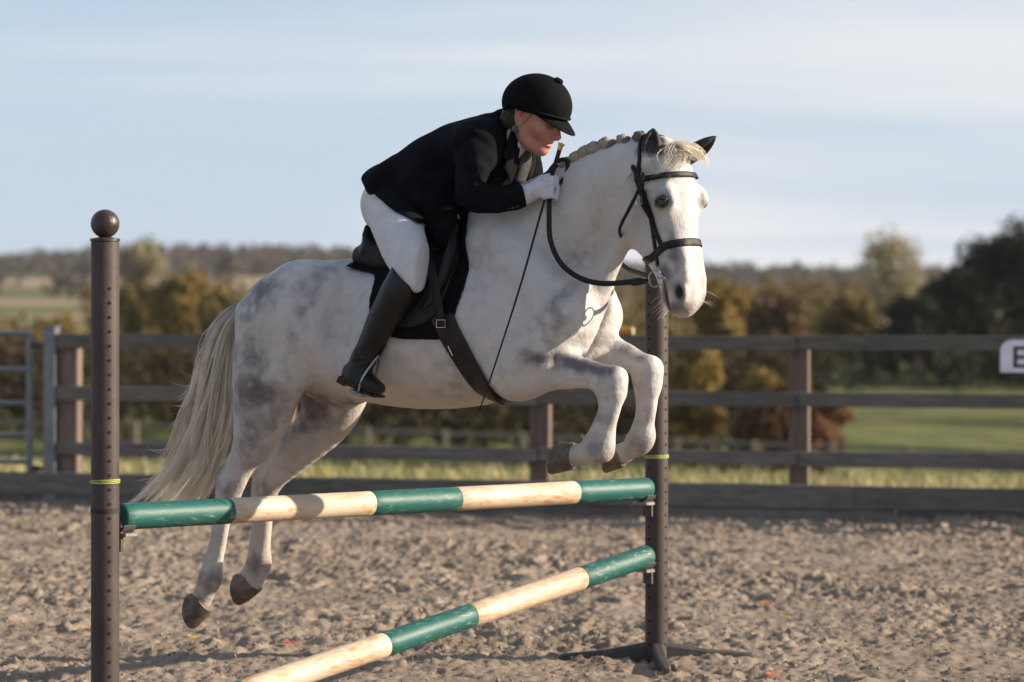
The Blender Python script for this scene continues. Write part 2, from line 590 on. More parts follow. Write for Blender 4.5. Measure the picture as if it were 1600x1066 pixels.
def sand_material():
    m = bpy.data.materials.new('arena_sand'); m.use_nodes = True
    nt = m.node_tree; L = nt.links; b = nt.nodes['Principled BSDF']
    tc = nd(nt, 'ShaderNodeTexCoord')
    n1 = nd(nt, 'ShaderNodeTexNoise', Scale=1.3, Detail=6.0, Roughness=.6); n2 = nd(nt, 'ShaderNodeTexNoise', Scale=24.0, Detail=6.0, Roughness=.7); n3 = nd(nt, 'ShaderNodeTexNoise', Scale=140.0, Detail=4.0, Roughness=.7)
    vo = nd(nt, 'ShaderNodeTexVoronoi', Scale=42.0)
    for n in (n1, n2, n3, vo): L.new(tc.outputs['Object'], n.inputs['Vector'])
    c1 = nd(nt, 'ShaderNodeMixRGB'); c1.inputs['Color1'].default_value = (.40, .322, .250, 1); c1.inputs['Color2'].default_value = (.22, .172, .132, 1)
    r1 = nd(nt, 'ShaderNodeMapRange'); r1.inputs['From Min'].default_value = .35; r1.inputs['From Max'].default_value = .7; L.new(n2.outputs['Fac'], r1.inputs['Value']); L.new(r1.outputs[0], c1.inputs['Fac'])
    c2 = nd(nt, 'ShaderNodeMixRGB'); c2.blend_type = 'MULTIPLY'; c2.inputs['Color2'].default_value = (.72, .70, .70, 1)
    r2 = nd(nt, 'ShaderNodeMapRange'); r2.inputs['From Min'].default_value = .4; r2.inputs['From Max'].default_value = .68; L.new(n1.outputs['Fac'], r2.inputs['Value']); L.new(r2.outputs[0], c2.inputs['Fac']); L.new(c1.outputs[0], c2.inputs['Color1'])
    c3 = nd(nt, 'ShaderNodeMixRGB'); c3.blend_type = 'MULTIPLY'; c3.inputs['Color2'].default_value = (.55, .52, .50, 1)
    r3 = nd(nt, 'ShaderNodeMapRange'); r3.inputs['From Min'].default_value = .5; r3.inputs['From Max'].default_value = .75; L.new(n3.outputs['Fac'], r3.inputs['Value']); L.new(r3.outputs[0], c3.inputs['Fac']); L.new(c2.outputs[0], c3.inputs['Color1'])
    L.new(c3.outputs[0], b.inputs['Base Color'])
    b.inputs['Roughness'].default_value = .95; b.inputs['Specular IOR Level'].default_value = .1
    b1 = nd(nt, 'ShaderNodeBump', Strength=.5, Distance=.012); L.new(n2.outputs['Fac'], b1.inputs['Height'])
    b2 = nd(nt, 'ShaderNodeBump', Strength=.7, Distance=.006); L.new(n3.outputs['Fac'], b2.inputs['Height']); L.new(b1.outputs[0], b2.inputs['Normal'])
    L.new(b2.outputs[0], b.inputs['Normal'])
    return m
tag(link('arena_sand', sand_me, sand_material()), kind='structure')

# loose clods and crumbs of the churned surface
crs = np.random.default_rng(17)
NC = 24000
cp = np.stack([crs.uniform(-5.2, 5.2, NC), crs.uniform(.1, 10.4, NC)], 1)
cz = sand_height(cp); cr = .003 + .010 * crs.random(NC) ** 3
oct_ = np.array([(1, 0, 0), (0, 1, 0), (-1, 0, 0), (0, -1, 0), (0, 0, 1), (0, 0, -1)], float)
cv = oct_[None] * (cr[:, None, None] * crs.uniform(.55, 1.3, (NC, 6, 1)))
ang = crs.uniform(0, 6.28, NC); ca_, sa_ = np.cos(ang)[:, None], np.sin(ang)[:, None]
cxy = (FA + FB) / 2 + cp[:, :1] * FD + cp[:, 1:] * FN
CV = np.stack([cv[..., 0] * ca_ - cv[..., 1] * sa_ + cxy[:, :1], cv[..., 0] * sa_ + cv[..., 1] * ca_ + cxy[:, 1:], cv[..., 2] * .8 + (cz + cr * .25)[:, None]], 2).reshape(-1, 3)
of = np.array([(0, 1, 4), (1, 2, 4), (2, 3, 4), (3, 0, 4), (1, 0, 5), (2, 1, 5), (3, 2, 5), (0, 3, 5)])
CF = (of[None] + (np.arange(NC) * 6)[:, None, None]).reshape(-1, 3)
tag(link('sand_clods', mesh_np('sand_clods', CV, CF.astype(np.int32), smooth=False), bpy.data.materials['arena_sand']), 'loose crumbs of sand strewn over the churned arena surface', 'sand', kind='stuff')

def sstep(a, b, x):
    t = np.clip((x - a) / (b - a), 0, 1); return t * t * (3 - 2 * t)
def land(P):
    x, y = P[:, 0], P[:, 1]
    t = y - (19.66 - .2563 * x)                   # metres beyond the fence line
    t = np.where(y > 0, t, -1)
    z = np.full(len(P), -.10)
    z = z + .04 * sstep(0, 1, t) - 2.5 * sstep(-3, 46, t) * (t > 0) - .045 * np.clip(x, -40, 40) * sstep(25, 60, t) * (1 - sstep(90, 160, t))
    z = z + 2.6 * sstep(130, 420, t) + 3 * sstep(400, 700, t) + 10 * sstep(650, 1500, t) * (.6 + .8 * vnoise(P, .0021, 5)) + 13 * sstep(600, 1250, t) * np.exp(-((x + 150) / 180) ** 2)
    z = z + 5 * (vnoise(P, .004, 8) - .5) * sstep(350, 900, t) + .25 * (vnoise(P, .06, 11) - .5) * sstep(4, 30, t)
    return z
land_me = grid_mesh('meadow', spaced(-3200, 3200, -40, 40, 1.0, 1.09, 90), spaced(-1500, 3400, 10, 120, 1.2, 1.09, 90), land, lambda P: P)
def land_material():
    m = bpy.data.materials.new('meadow'); m.use_nodes = True
    nt = m.node_tree; L = nt.links; b = nt.nodes['Principled BSDF']
    tc = nd(nt, 'ShaderNodeTexCoord')
    n1 = nd(nt, 'ShaderNodeTexNoise', Scale=.35, Detail=8.0, Roughness=.65); n2 = nd(nt, 'ShaderNodeTexNoise', Scale=.0042, Detail=2.0); n3 = nd(nt, 'ShaderNodeTexNoise', Scale=6.0, Detail=4.0)
    for n in (n1, n2, n3): L.new(tc.outputs['Object'], n.inputs['Vector'])
    c1 = nd(nt, 'ShaderNodeMixRGB'); c1.inputs['Color1'].default_value = (.075, .10, .025, 1); c1.inputs['Color2'].default_value = (.20, .18, .08, 1)
    r1 = nd(nt, 'ShaderNodeMapRange'); r1.inputs['From Min'].default_value = .42; r1.inputs['From Max'].default_value = .66; L.new(n1.outputs['Fac'], r1.inputs['Value']); L.new(r1.outputs[0], c1.inputs['Fac'])
    c2 = nd(nt, 'ShaderNodeMixRGB'); c2.inputs['Color2'].default_value = (.30, .22, .145, 1)   # stubble and plough on the far slopes
    r2 = nd(nt, 'ShaderNodeMapRange'); r2.inputs['From Min'].default_value = .47; r2.inputs['From Max'].default_value = .50; L.new(n2.outputs['Fac'], r2.inputs['Value'])
    sp = nd(nt, 'ShaderNodeSeparateXYZ'); L.new(tc.outputs['Object'], sp.inputs[0])
    r3 = nd(nt, 'ShaderNodeMapRange'); r3.inputs['From Min'].default_value = 240; r3.inputs['From Max'].default_value = 300; L.new(sp.outputs[1], r3.inputs['Value'])
    mm = nd(nt, 'ShaderNodeMath', _operation='MULTIPLY'); L.new(r2.outputs[0], mm.inputs[0]); L.new(r3.outputs[0], mm.inputs[1])
    L.new(mm.outputs[0], c2.inputs['Fac']); L.new(c1.outputs[0], c2.inputs['Color1'])
    L.new(c2.outputs[0], b.inputs['Base Color']); b.inputs['Roughness'].default_value = .95; b.inputs['Specular IOR Level'].default_value = .1
    bp = nd(nt, 'ShaderNodeBump', Strength=.6, Distance=.1); L.new(n3.outputs['Fac'], bp.inputs['Height']); L.new(bp.outputs[0], b.inputs['Normal'])
    return m
tag(link('meadow', land_me, land_material()), kind='structure')
def ground_z(x, y):
    return float(land(np.array([[x, y]]))[0])

# rough grass beyond the fence
gr = np.random.default_rng(11)
GV = []; GF = []; GT = []
NB = 26000
aa = gr.uniform(-1, 1, NB); bb = -(0.35 + 30 * gr.random(NB) ** 1.6)
wid = 7.5 + (-bb) * .35
pl = (FA + FB) / 2 + (aa * wid)[:, None] * FD + bb[:, None] * FN
gz = land(pl)
hgt = gr.uniform(.08, .24, NB) * (1 + .5 * vnoise(pl, .8, 4)); lean = gr.normal(0, .35, (NB, 2)) * hgt[:, None]; wv = gr.uniform(.006, .014, NB) * (1 + (-bb) * .06); an = gr.uniform(0, math.pi, NB)
base = np.concatenate([pl, gz[:, None]], 1)
sd = np.stack([np.cos(an), np.sin(an), np.zeros(NB)], 1) * wv[:, None]
mid = base + np.concatenate([lean * .35, hgt[:, None] * .6], 1); tip = base + np.concatenate([lean, hgt[:, None]], 1)
V_ = np.stack([base - sd, base + sd, mid + sd * .8, mid - sd * .8, tip + sd * .15, tip - sd * .15], 1).reshape(-1, 3)
i6 = np.arange(NB) * 6
F_ = np.concatenate([np.stack([i6, i6 + 1, i6 + 2, i6 + 3], 1), np.stack([i6 + 3, i6 + 2, i6 + 4, i6 + 5], 1)])
grass_me = mesh_np('grass', V_, F_.astype(np.int32))
set_attr(grass_me, 'tint', np.repeat(np.clip(gr.normal(.5, .25, NB) + .7 * (vnoise(pl, .5, 6) - .5), 0, 1), 6))
def leaf_material(name, c_a, c_b, trans=.25):
    m = bpy.data.materials.new(name); m.use_nodes = True
    nt = m.node_tree; L = nt.links; b = nt.nodes['Principled BSDF']
    at = nd(nt, 'ShaderNodeAttribute', _attribute_name='tint')
    tc = nd(nt, 'ShaderNodeTexCoord'); n = nd(nt, 'ShaderNodeTexNoise', Scale=.9, Detail=4.0); L.new(tc.outputs['Object'], n.inputs['Vector'])
    ad = nd(nt, 'ShaderNodeMath', _operation='MULTIPLY_ADD'); ad.inputs[1].default_value = .6; L.new(n.outputs['Fac'], ad.inputs[0]); L.new(at.outputs['Fac'], ad.inputs[2])
    sb = nd(nt, 'ShaderNodeMath', _operation='SUBTRACT', _use_clamp=True); sb.inputs[1].default_value = .3; L.new(ad.outputs[0], sb.inputs[0])
    mx = nd(nt, 'ShaderNodeMixRGB'); mx.inputs['Color1'].default_value = (*c_a, 1); mx.inputs['Color2'].default_value = (*c_b, 1); L.new(sb.outputs[0], mx.inputs['Fac'])
    L.new(mx.outputs[0], b.inputs['Base Color']); b.inputs['Roughness'].default_value = .8; b.inputs['Specular IOR Level'].default_value = .15
    tr = nd(nt, 'ShaderNodeBsdfTranslucent'); L.new(mx.outputs[0], tr.inputs['Color'])
    ms = nd(nt, 'ShaderNodeMixShader'); ms.inputs[0].default_value = trans
    L.new(b.outputs[0], ms.inputs[1]); L.new(tr.outputs[0], ms.inputs[2]); L.new(ms.outputs[0], nt.nodes['Material Output'].inputs['Surface'])
    return m
tag(link('grass', grass_me, leaf_material('grass_blades', (.25, .245, .085), (.50, .42, .25))), 'rough sunlit grass growing beyond the brown arena fence', 'grass', kind='stuff')
# ------------------------------------------------------------------ the horse
YAW = rad(27)
FW = np.array([math.cos(YAW), -math.sin(YAW)])      # heading
LF = np.array([math.sin(YAW), math.cos(YAW)])       # the horse's left
HC = np.array([(680 - 800) / FPX * 10.35, 10.35])   # middle of the horse on the ground plan

def hz(u, v, l=0.0):
    """horse coordinates (forward, left, up) of picture point (u, v) on the plane l to the left of the spine; and metres per pixel there"""
    k = (u - 800.0) / FPX
    d = (l + HC @ LF) / (k * LF[0] + LF[1])
    x = k * d
    return np.array([(x - HC[0]) * FW[0] + (d - HC[1]) * FW[1], l, CAM_H - (v - HORIZON) / FPX * d]), d / FPX

def hw(P):
    P = np.atleast_2d(np.asarray(P, float))
    xy = HC + P[:, :1] * FW + P[:, 1:2] * LF
    return np.concatenate([xy, P[:, 2:3]], 1)

def hwv(p):
    return Vector(hw(p)[0])

def rows(*pts):
    """(u, v, l, radius in pixels, ratio) -> sweep rows in horse coordinates"""
    out = []
    for q in pts:
        u, v, l, r = q[:4]
        p, m = hz(u, v, l)
        out.append((*p, r * m, q[4] if len(q) > 4 else 1.0))
    return out

horse = Shape()
VEINS = []
# trunk
horse.sweep(rows((452, 500, 0, 70, 1.5), (485, 505, 0, 86, 1.33), (545, 515, 0, 100, 1.18), (620, 523, 0, 112, 1.12),
                 (700, 517, 0, 122, 1.03), (775, 500, 0, 124, 0.86), (840, 478, 0, 104, 0.8), (876, 470, 0, 66, 1.1)), k=0.02, sub=4)
# withers and the line of the back
horse.sweep(rows((470, 460, 0, 42, .9), (560, 450, 0, 38, .9), (640, 425, 0, 36, .8), (705, 385, 0, 36, .6), (745, 372, 0, 38, .5), (810, 352, 0, 42, .5)), k=0.10)
# neck, bending to the right (towards the camera)
horse.sweep(rows((818, 412, 0, 112, .62), (862, 376, -.01, 99, .56), (908, 336, -.025, 86, .50), (950, 299, -.05, 68, .52), (996, 268, -.075, 50, .62)), k=0.09, sub=4)
horse.sweep(rows((840, 320, 0, 34, .55), (890, 291, -.02, 26, .55), (940, 262, -.045, 23, .6), (990, 244, -.07, 24, .6)), k=0.05)
# windpipe line and jugular groove
horse.sweep(rows((962, 385, -.05, 20, .9), (944, 424, -.03, 22, 1.0), (930, 470, -.01, 26, 1.1)), k=0.05)
horse.sweep(rows((948, 372, -.125, 7), (925, 420, -.14, 8), (908, 462, -.15, 8)), k=0.05, op='sub')
# shoulders: scapula, upper arm, breast
for sgn in (-1, 1):
    def lat(rws):
        a = np.array(rws, float)
        if sgn > 0: a[:, 1] *= -1
        return a
    horse.sweep(lat(rows((770, 385, -.13, 40, .6), (820, 430, -.165, 46, .65), (868, 492, -.17, 44, .85))), k=0.07)
    if sgn < 0:
        horse.sweep(rows((868, 497, -.165, 40, .9), (838, 540, -.18, 46, .85), (815, 580, -.175, 42, .8)), k=0.05)
        horse.ell(hz(792, 540, -.19)[0], (.13, .07, .17), k=0.06)
    else:
        horse.sweep(lat(rows((868, 497, -.165, 40, .9), (845, 530, -.18, 40, .85))), k=0.05)
    horse.sweep(lat(rows((893, 445, -.085, 30, 1.1), (903, 490, -.088, 34, 1.1), (893, 535, -.085, 26, 1.0))), k=0.035)
    # point of hip, gluteals, flank hollow
    horse.sweep(lat(rows((520, 455, -.17, 34, .8), (470, 462, -.15, 55, .9), (436, 505, -.13, 46, .9))), k=0.08)
    horse.ell(hz(524, 505, -.29)[0] * np.array([1, 1 if sgn < 0 else -1, 1]), (.055, .06, .12), k=0.10, op='sub')
# groove between the breast muscles
horse.sweep(rows((898, 445, 0, 40, 1.3), (903, 492, 0, 38, 1.35), (886, 540, 0, 34, 1.3)), k=0.04)
GZ0, GZ1, GS = hz(930, 440)[0][2], hz(930, 565)[0][2], hz(880, 480)[0][0]
def crease(X, Y, Z):
    m = np.clip((GZ0 - Z) / .06 + 1, 0, 1) * np.clip((Z - GZ1) / .05 + 1, 0, 1) * np.clip((X - GS) / .06, 0, 1)
    return m * (.020 * np.exp(-(Y / .016) ** 2) - .006 * np.exp(-((np.abs(Y) - .06) / .035) ** 2))
horse.disp(crease, (GS - .02, -.15, GZ1 - .08), (GS + .35, .15, GZ0 + .09))
# fold of skin behind the elbow
horse.sweep(rows((772, 552, -.262, 3), (786, 592, -.247, 4), (803, 616, -.2, 4)), k=0.03, op='sub')

# near hind leg (the horse's right)
NH, FH, NF, FF = -.145, .145, -.15, .15
horse.sweep(rows((446, 495, -.10, 58, .8), (416, 560, -.15, 54, .75), (408, 630, -.155, 47, .72), (392, 692, -.15, 30, .8), (377, 728, NH, 21, .85), (364, 758, NH, 19.5, .8), (357, 780, NH, 17, .8)), k=0.06, sub=4)
horse.sweep(rows((478, 490, -.12, 60, .7), (452, 560, -.19, 50, .62), (441, 610, -.19, 32, .7), (428, 655, -.17, 26, .8), (402, 705, -.15, 16, 1.0)), k=0.05)
horse.sweep(rows((388, 690, NH, 12), (361, 722, NH, 8, .8), (346, 742, NH, 9.5, .8), (347, 768, NH, 11.5, .8), (347, 800, NH, 9, .8)), k=0.03)
horse.sweep(rows((358, 775, NH, 16, .85), (349, 815, NH, 11.5, .9), (343, 850, NH, 11, .9), (336, 880, NH, 12.5, .9), (331, 903, NH, 17, .95), (324, 922, NH, 14, .95), (315, 940, NH, 15, 1.0)), k=0.02, sub=4)
horse.sweep(rows((343, 800, NH, 8), (334, 845, NH, 6.5), (325, 882, NH, 8), (316, 910, NH, 8), (309, 925, NH, 7)), k=0.025)
# far hind leg
horse.sweep(rows((520, 560, .12, 70, .7), (522, 610, .15, 58, .65), (508, 655, .15, 44, .7), (463, 706, FH, 31, .8), (432, 742, FH, 21, .85), (419, 762, FH, 19, .8), (413, 785, FH, 17, .8)), k=0.06, sub=4)
horse.sweep(rows((450, 690, FH, 14), (416, 724, FH, 9, .8), (404, 745, FH, 10, .8), (403, 772, FH, 11, .8)), k=0.03)
horse.sweep(rows((414, 780, FH, 16, .85), (412, 826, FH, 13, .9), (410, 856, FH, 13, .9), (408, 880, FH, 17, .95), (400, 902, FH, 15, .95), (390, 916, FH, 16, 1.0)), k=0.02, sub=4)
horse.sweep(rows((404, 800, FH, 8), (398, 840, FH, 7.5), (395, 872, FH, 9), (385, 895, FH, 8)), k=0.025)
# belly end and sheath between the hind legs
horse.sweep(rows((500, 590, 0, 34, 1.2), (530, 606, 0, 26, 1.1), (556, 618, 0, 14, 1.0)), k=0.04)
# near foreleg
horse.sweep(rows((812, 568, -.155, 48, .8), (850, 575, NF, 36, .78), (890, 580, NF, 28, .8), (925, 586, NF, 22, .85), (948, 596, NF, 24, .9), (957, 612, NF, 22, .9)), k=0.05, sub=4)
horse.ell(hz(963, 590, NF)[0], (.042, .05, .042), k=0.03)
horse.sweep(rows((957, 605, NF, 21, .9), (957, 633, NF, 15, .85), (950, 662, NF, 14, .85), (945, 685, NF, 17, .95), (938, 701, NF, 21, .95), (915, 708, NF, 16, .95), (895, 712, NF, 18, 1.0)), k=0.02, sub=4)
horse.sweep(rows((943, 612, NF, 10), (942, 640, NF, 7), (932, 668, NF, 8.5), (922, 686, NF, 9), (919, 690, NF, 8)), k=0.025)
horse.ell(hz(942, 709, NF)[0], (.034, .045, .03), k=0.02)
# far foreleg
horse.sweep(rows((885, 545, .12, 45, .8), (930, 550, FF, 30, .8), (965, 555, FF, 25, .8), (993, 566, FF, 20, .85), (1008, 580, FF, 22, .9), (1013, 598, FF, 21, .9)), k=0.05, sub=4)
horse.ell(hz(1020, 576, FF)[0], (.038, .05, .045), k=0.03)
horse.sweep(rows((1013, 596, FF, 20, .9), (1014, 635, FF, 13, .85), (1010, 662, FF, 13, .85), (1007, 682, FF, 18, .95), (1000, 694, FF, 18, .95), (985, 703, FF, 15, .95), (974, 708, FF, 17, 1.0)), k=0.02, sub=4)
horse.sweep(rows((1001, 610, FF, 9), (1000, 645, FF, 7), (993, 672, FF, 8), (986, 685, FF, 8)), k=0.025)
# tendon grooves and joint bones of the lower legs
for (l, pts) in ((NF, ((949, 624, 3.4), (945, 650, 3.8), (936, 680, 2.8))), (FF, ((1005, 622, 3.2), (1005, 648, 3.4), (997, 672, 2.6))), (NH, ((350, 792, 3.0), (341, 840, 3.4), (331, 882, 2.6))), (FH, ((407, 800, 3.0), (405, 835, 3.4), (400, 868, 2.6)))):
    for sd in (-1, 1):
        horse.sweep(rows(*[(u, v, l + sd * .036 * (1 if l in (NF, FF) else .92), r) for u, v, r in pts]), k=.011, op='sub')
horse.ell(hz(938, 604, NF)[0], (.022, .026, .026), k=.02); horse.ell(hz(997, 592, FF)[0], (.020, .024, .026), k=.02)
horse.ell(hz(967, 612, NF)[0], (.016, .034, .022), k=.018); horse.ell(hz(1022, 606, FF)[0], (.014, .032, .022), k=.018)
for (u0, v0, u1, v1, l, r) in ((880, 592, 930, 596, -.205, 3.0), (868, 562, 915, 574, -.215, 3.2), (398, 610, 396, 690, -.245, 4.0), (446, 640, 416, 700, -.225, 3.2), (470, 700, 436, 742, .085, 3.2), (842, 500, 822, 560, -.30, 4.0), (770, 420, 812, 470, -.255, 4.0)):
    horse.sweep(rows((u0, v0, l, r), ((u0 + u1) / 2, (v0 + v1) / 2, l, r * 1.2), (u1, v1, l, r * .6)), k=.04, op='sub')
# veins and folds that stand out on a working horse
for pts in (((790, 585, -.245), (770, 600, -.25), (735, 608, -.27), (700, 604, -.30)), ((866, 600, -.195), (890, 590, -.205), (915, 592, -.195), (935, 600, -.185)), ((900, 440, -.175), (893, 462, -.185), (880, 480, -.20)), ((405, 660, -.235), (398, 690, -.215), (384, 722, -.185)), ((500, 680, .06), (475, 705, .07), (448, 728, .08)),
            ((1000, 365, -.19), (1012, 385, -.185), (1018, 402, -.178))):
    q = rows(*[(u, v, l, 1.0) for u, v, l in pts])
    VEINS.append(q)
def ripple(X, Y, Z):
    # wrinkles where the skin folds above the pasterns and behind the knees
    out = 0
    for (u, v, l, du, dv, wl_) in ((925, 706, NF, 1, .25, .012), (990, 700, FF, .9, .4, .012), (940, 612, NF, .2, 1, .011), (998, 600, FF, .2, 1, .011), (322, 926, NH, -.4, 1, .011), (396, 906, FH, -.6, 1, .011), (966, 372, -.10, .5, .8, .02), (960, 390, -.06, .4, .9, .018)):
        c = hz(u, v, l)[0]; n = np.array([du, 0, -dv]) / math.hypot(du, dv)
        e = (X - c[0]) * n[0] + (Z - c[2]) * n[2]
        r2 = (X - c[0]) ** 2 + (Y - c[1]) ** 2 + (Z - c[2]) ** 2
        out = out + .0022 * np.exp(-r2 / .045 ** 2) * np.sin(e * 6.283 / wl_)
    return out
horse.disp(ripple, (-1.2, -.3, .45), (1.0, .3, 1.95))
# dock
horse.sweep(rows((412, 470, 0, 26), (392, 480, 0, 19), (374, 497, 0, 14), (362, 525, 0, 11), (352, 560, 0, 7)), k=0.03)
# spine of the tail root meets buttocks
horse.sweep(rows((398, 560, 0, 10), (392, 640, 0, 14)), k=0.06, op='sub')

# head in its own frame: x = out of the face, y = left, z = up along the face
HEAD_YAW = rad(45) - YAW
HEAD_TILT = rad(9)
hp = hz(1066, 226, -.085)[0]
cy_, sy_ = math.cos(-HEAD_YAW), math.sin(-HEAD_YAW)
fx = np.array([cy_, sy_, 0.0])                        # horizontal heading of the face
lx = np.array([-sy_, cy_, 0.0])
up = np.array([0, 0, 1.0])
ex = fx * math.cos(HEAD_TILT) + up * math.sin(HEAD_TILT)
ez = -fx * math.sin(HEAD_TILT) + up * math.cos(HEAD_TILT)
HR = np.stack([ex, lx, ez], 1)
HF = (HR, hp)
def hd(h, n, y=0.0):
    return np.array([n * 1.12, y * 1.22, -h * .945])
def hdw(h, n, y=0.0):
    """head point -> horse coordinates"""
    return HR @ hd(h, n, y) + hp
def hrows(*pts):
    return [(*hd(q[0], q[1], q[2]), q[3] * 1.08, q[4] * (1.15 if q[2] == 0 else 1)) for q in pts]
horse.sweep(hrows((.03, -.10, 0, .075, .85), (.09, -.088, 0, .090, .92), (.16, -.086, 0, .094, .98), (.22, -.085, 0, .088, .95), (.30, -.079, 0, .078, 1.0),
                  (.38, -.073, 0, .070, 1.0), (.46, -.069, 0, .063, .96), (.53, -.066, 0, .059, .88), (.585, -.070, 0, .056, .88), (.612, -.078, 0, .047, .88)), k=0.04, frame=HF, sub=3)
horse.sweep(hrows((.12, -.20, 0, .088, .62), (.20, -.212, 0, .096, .78), (.28, -.196, 0, .084, .76), (.36, -.165, 0, .065, .78), (.45, -.134, 0, .047, .85), (.53, -.122, 0, .036, .9), (.580, -.123, 0, .031, .9)), k=0.045, frame=HF)
for sgn in (-1, 1):
    horse.ell(hd(.215, -.042, sgn * .068), (.036, .028, .046), k=0.035, frame=HF)              # orbit
    horse.sweep(hrows((.165, -.045, sgn * .070, .018, 1), (.180, -.018, sgn * .076, .017, 1), (.215, -.004, sgn * .076, .013, 1)), k=0.03, frame=HF)   # brow
    horse.ell(hd(.225, -.205, sgn * .066), (.080, .026, .095), k=0.03, frame=HF)               # cheek
    horse.sweep(hrows((.215, -.10, sgn * .083, .012, 1), (.29, -.092, sgn * .070, .012, 1), (.37, -.085, sgn * .056, .008, 1)), k=0.03, frame=HF)  # facial crest
    horse.ell(hd(.125, -.07, sgn * .085), (.03, .014, .03), k=0.04, op='sub', frame=HF)         # hollow above the eye
    horse.sweep(hrows((.42, -.022, sgn * .032, .014, 1), (.52, -.02, sgn * .035, .016, 1)), k=0.03, frame=HF)  # nasal bone edge
    horse.ell(hd(.568, -.042, sgn * .046), (.029, .020, .040), k=0.025, frame=HF)               # nostril flare
    horse.ell(hd(.572, -.034, sgn * .066), (.0155, .024, .033), k=0.012, op='sub', frame=HF)    # nostril
    horse.ell(hd(.222, -.030, sgn * .103), (.025, .016, .017), k=0.014, op='sub', frame=HF)     # eye opening
    horse.sweep(hrows((.500, -.112, sgn * .060, .005, 1), (.545, -.104, sgn * .060, .008, 1), (.600, -.100, sgn * .050, .009, 1), (.635, -.098, sgn * .02, .010, 1)), k=0.014, op='sub', frame=HF)  # mouth
    horse.ell(hd(.30, -.125, sgn * .078), (.03, .015, .06), k=0.05, op='sub', frame=HF)         # hollow of the cheek
horse.ell(hd(.618, -.075, 0), (.03, .042, .02), k=0.03, frame=HF)        # upper lip
# ears
def ear(base, tip, side, face):
    b = np.array(base); t = np.array(tip)
    e = t - b; ln = np.linalg.norm(e); e = e / ln
    f = np.array(face) - e * (np.array(face) @ e); f /= np.linalg.norm(f)
    w = np.cross(e, f)
    R = np.stack([f, w, e], 1)
    fr = (R, b)
    horse.sweep([(0, 0, -.02, .026, 1.1), (.002, 0, ln * .22, .030, 1.25), (.004, 0, ln * .5, .0285, 1.3), (.003, 0, ln * .76, .019, 1.2), (0, 0, ln * .98, .003, 1)], k=0.018, frame=fr, sub=4)
    horse.sweep([(.020, 0, ln * .12, .012, 1), (.026, 0, ln * .32, .017, 1.2), (.024, 0, ln * .6, .014, 1.1), (.014, 0, ln * .84, .005, 1)], k=0.006, op='sub', frame=fr, sub=4)
near_ear = (hdw(.040, -.085, -.066), hz(1021, 199, -.125)[0])
far_ear = (hdw(.045, -.075, .066), hz(1121, 211, .035)[0])
ear(near_ear[0], near_ear[1], -1, HR @ np.array([.75, -.75, 0]))
ear(far_ear[0], far_ear[1], 1, HR @ np.array([.9, .1, -.3]))

H_LO, H_HI = (-1.32, -.42, .30), (1.22, .42, 2.32)
HVOX = 0.0055
h_arr, h_ax = horse.field(H_LO, H_HI, HVOX)
hV, hF = nets(h_arr, h_ax, relax=2)
# raise the veins along the surface
nrm_ = np.zeros_like(hV)
fn_ = np.cross(hV[hF[:, 2]] - hV[hF[:, 0]], hV[hF[:, 3]] - hV[hF[:, 1]])
for j in range(4):
    for k in range(3): nrm_[:, k] += np.bincount(hF[:, j], weights=fn_[:, k], minlength=len(hV))
nrm_ /= np.linalg.norm(nrm_, axis=1)[:, None] + 1e-12
for q in VEINS:
    A = catmull(np.array(q)[:, :3], 6)
    near = np.where((np.abs(hV - A.mean(0)) < .25).all(1))[0]
    w = np.zeros(len(near))
    for a_, b_ in zip(A[:-1], A[1:]):
        e = b_ - a_; t = np.clip(((hV[near] - a_) @ e) / (e @ e), 0, 1)
        o = hV[near] - a_ - t[:, None] * e
        w = np.maximum(w, np.exp(-(o[:, 0] ** 2 + o[:, 2] ** 2) / .0055 ** 2) * (np.abs(o[:, 1]) < .09))
    hV[near] += nrm_[near] * (w * .0042)[:, None]
horse_me = mesh_np('horse_body', hw(hV), hF)

# coat: grey patches kept as a value per vertex, mottled by the material
def blob(P, u, v, l, ru, rv, ang=0.0, amp=1.0):
    c, m = hz(u, v, l)
    ds = (P[:, 0] - c[0]) / m; dz = -(P[:, 2] - c[2]) / m
    ca, sa = math.cos(rad(ang)), math.sin(rad(ang))
    a = (ds * ca + dz * sa) / ru; b = (-ds * sa + dz * ca) / rv
    return amp * np.exp(-(a * a + b * b) * 1.2)
wob = np.stack([vnoise(hV, 7, 1), vnoise(hV, 7, 2), vnoise(hV, 7, 3)], 1) - .5
Pn = hV + wob * 0.13
dark = (.04 + .14 * vnoise(hV, 3.1, 14)) * np.clip((.45 - hV[:, 0]) / .25, 0, 1) * np.clip((hV[:, 2] - 1.1) / .15, 0, 1)
side = np.where(np.abs(hV[:, 1]) > .03, 1.0, .8)
for b in ((425, 470, -.2, 52, 40, -30, .85), (405, 560, -.2, 45, 55, 0, .72), (405, 630, -.2, 66, 52, 0, .92), (395, 680, -.2, 42, 40, 0, .62), (505, 480, -.2, 22, 95, 18, .6),
          (525, 430, -.1, 45, 22, -20, .5), (465, 580, -.2, 22, 60, 10, .35), (755, 395, -.2, 45, 50, 0, .34), (760, 470, -.2, 30, 60, 10, .22), (893, 500, -.15, 26, 58, 20, .68), (868, 535, -.17, 38, 36, 0, .45),
          (905, 408, -.1, 30, 42, 20, .42), (930, 350, -.1, 20, 60, 30, .25), (700, 590, -.25, 50, 30, 0, .42)):
    dark = np.maximum(dark, blob(Pn, *b))
legs = hV[:, 2] < hz(700, 545)[0][2]
fl = np.zeros(len(hV))
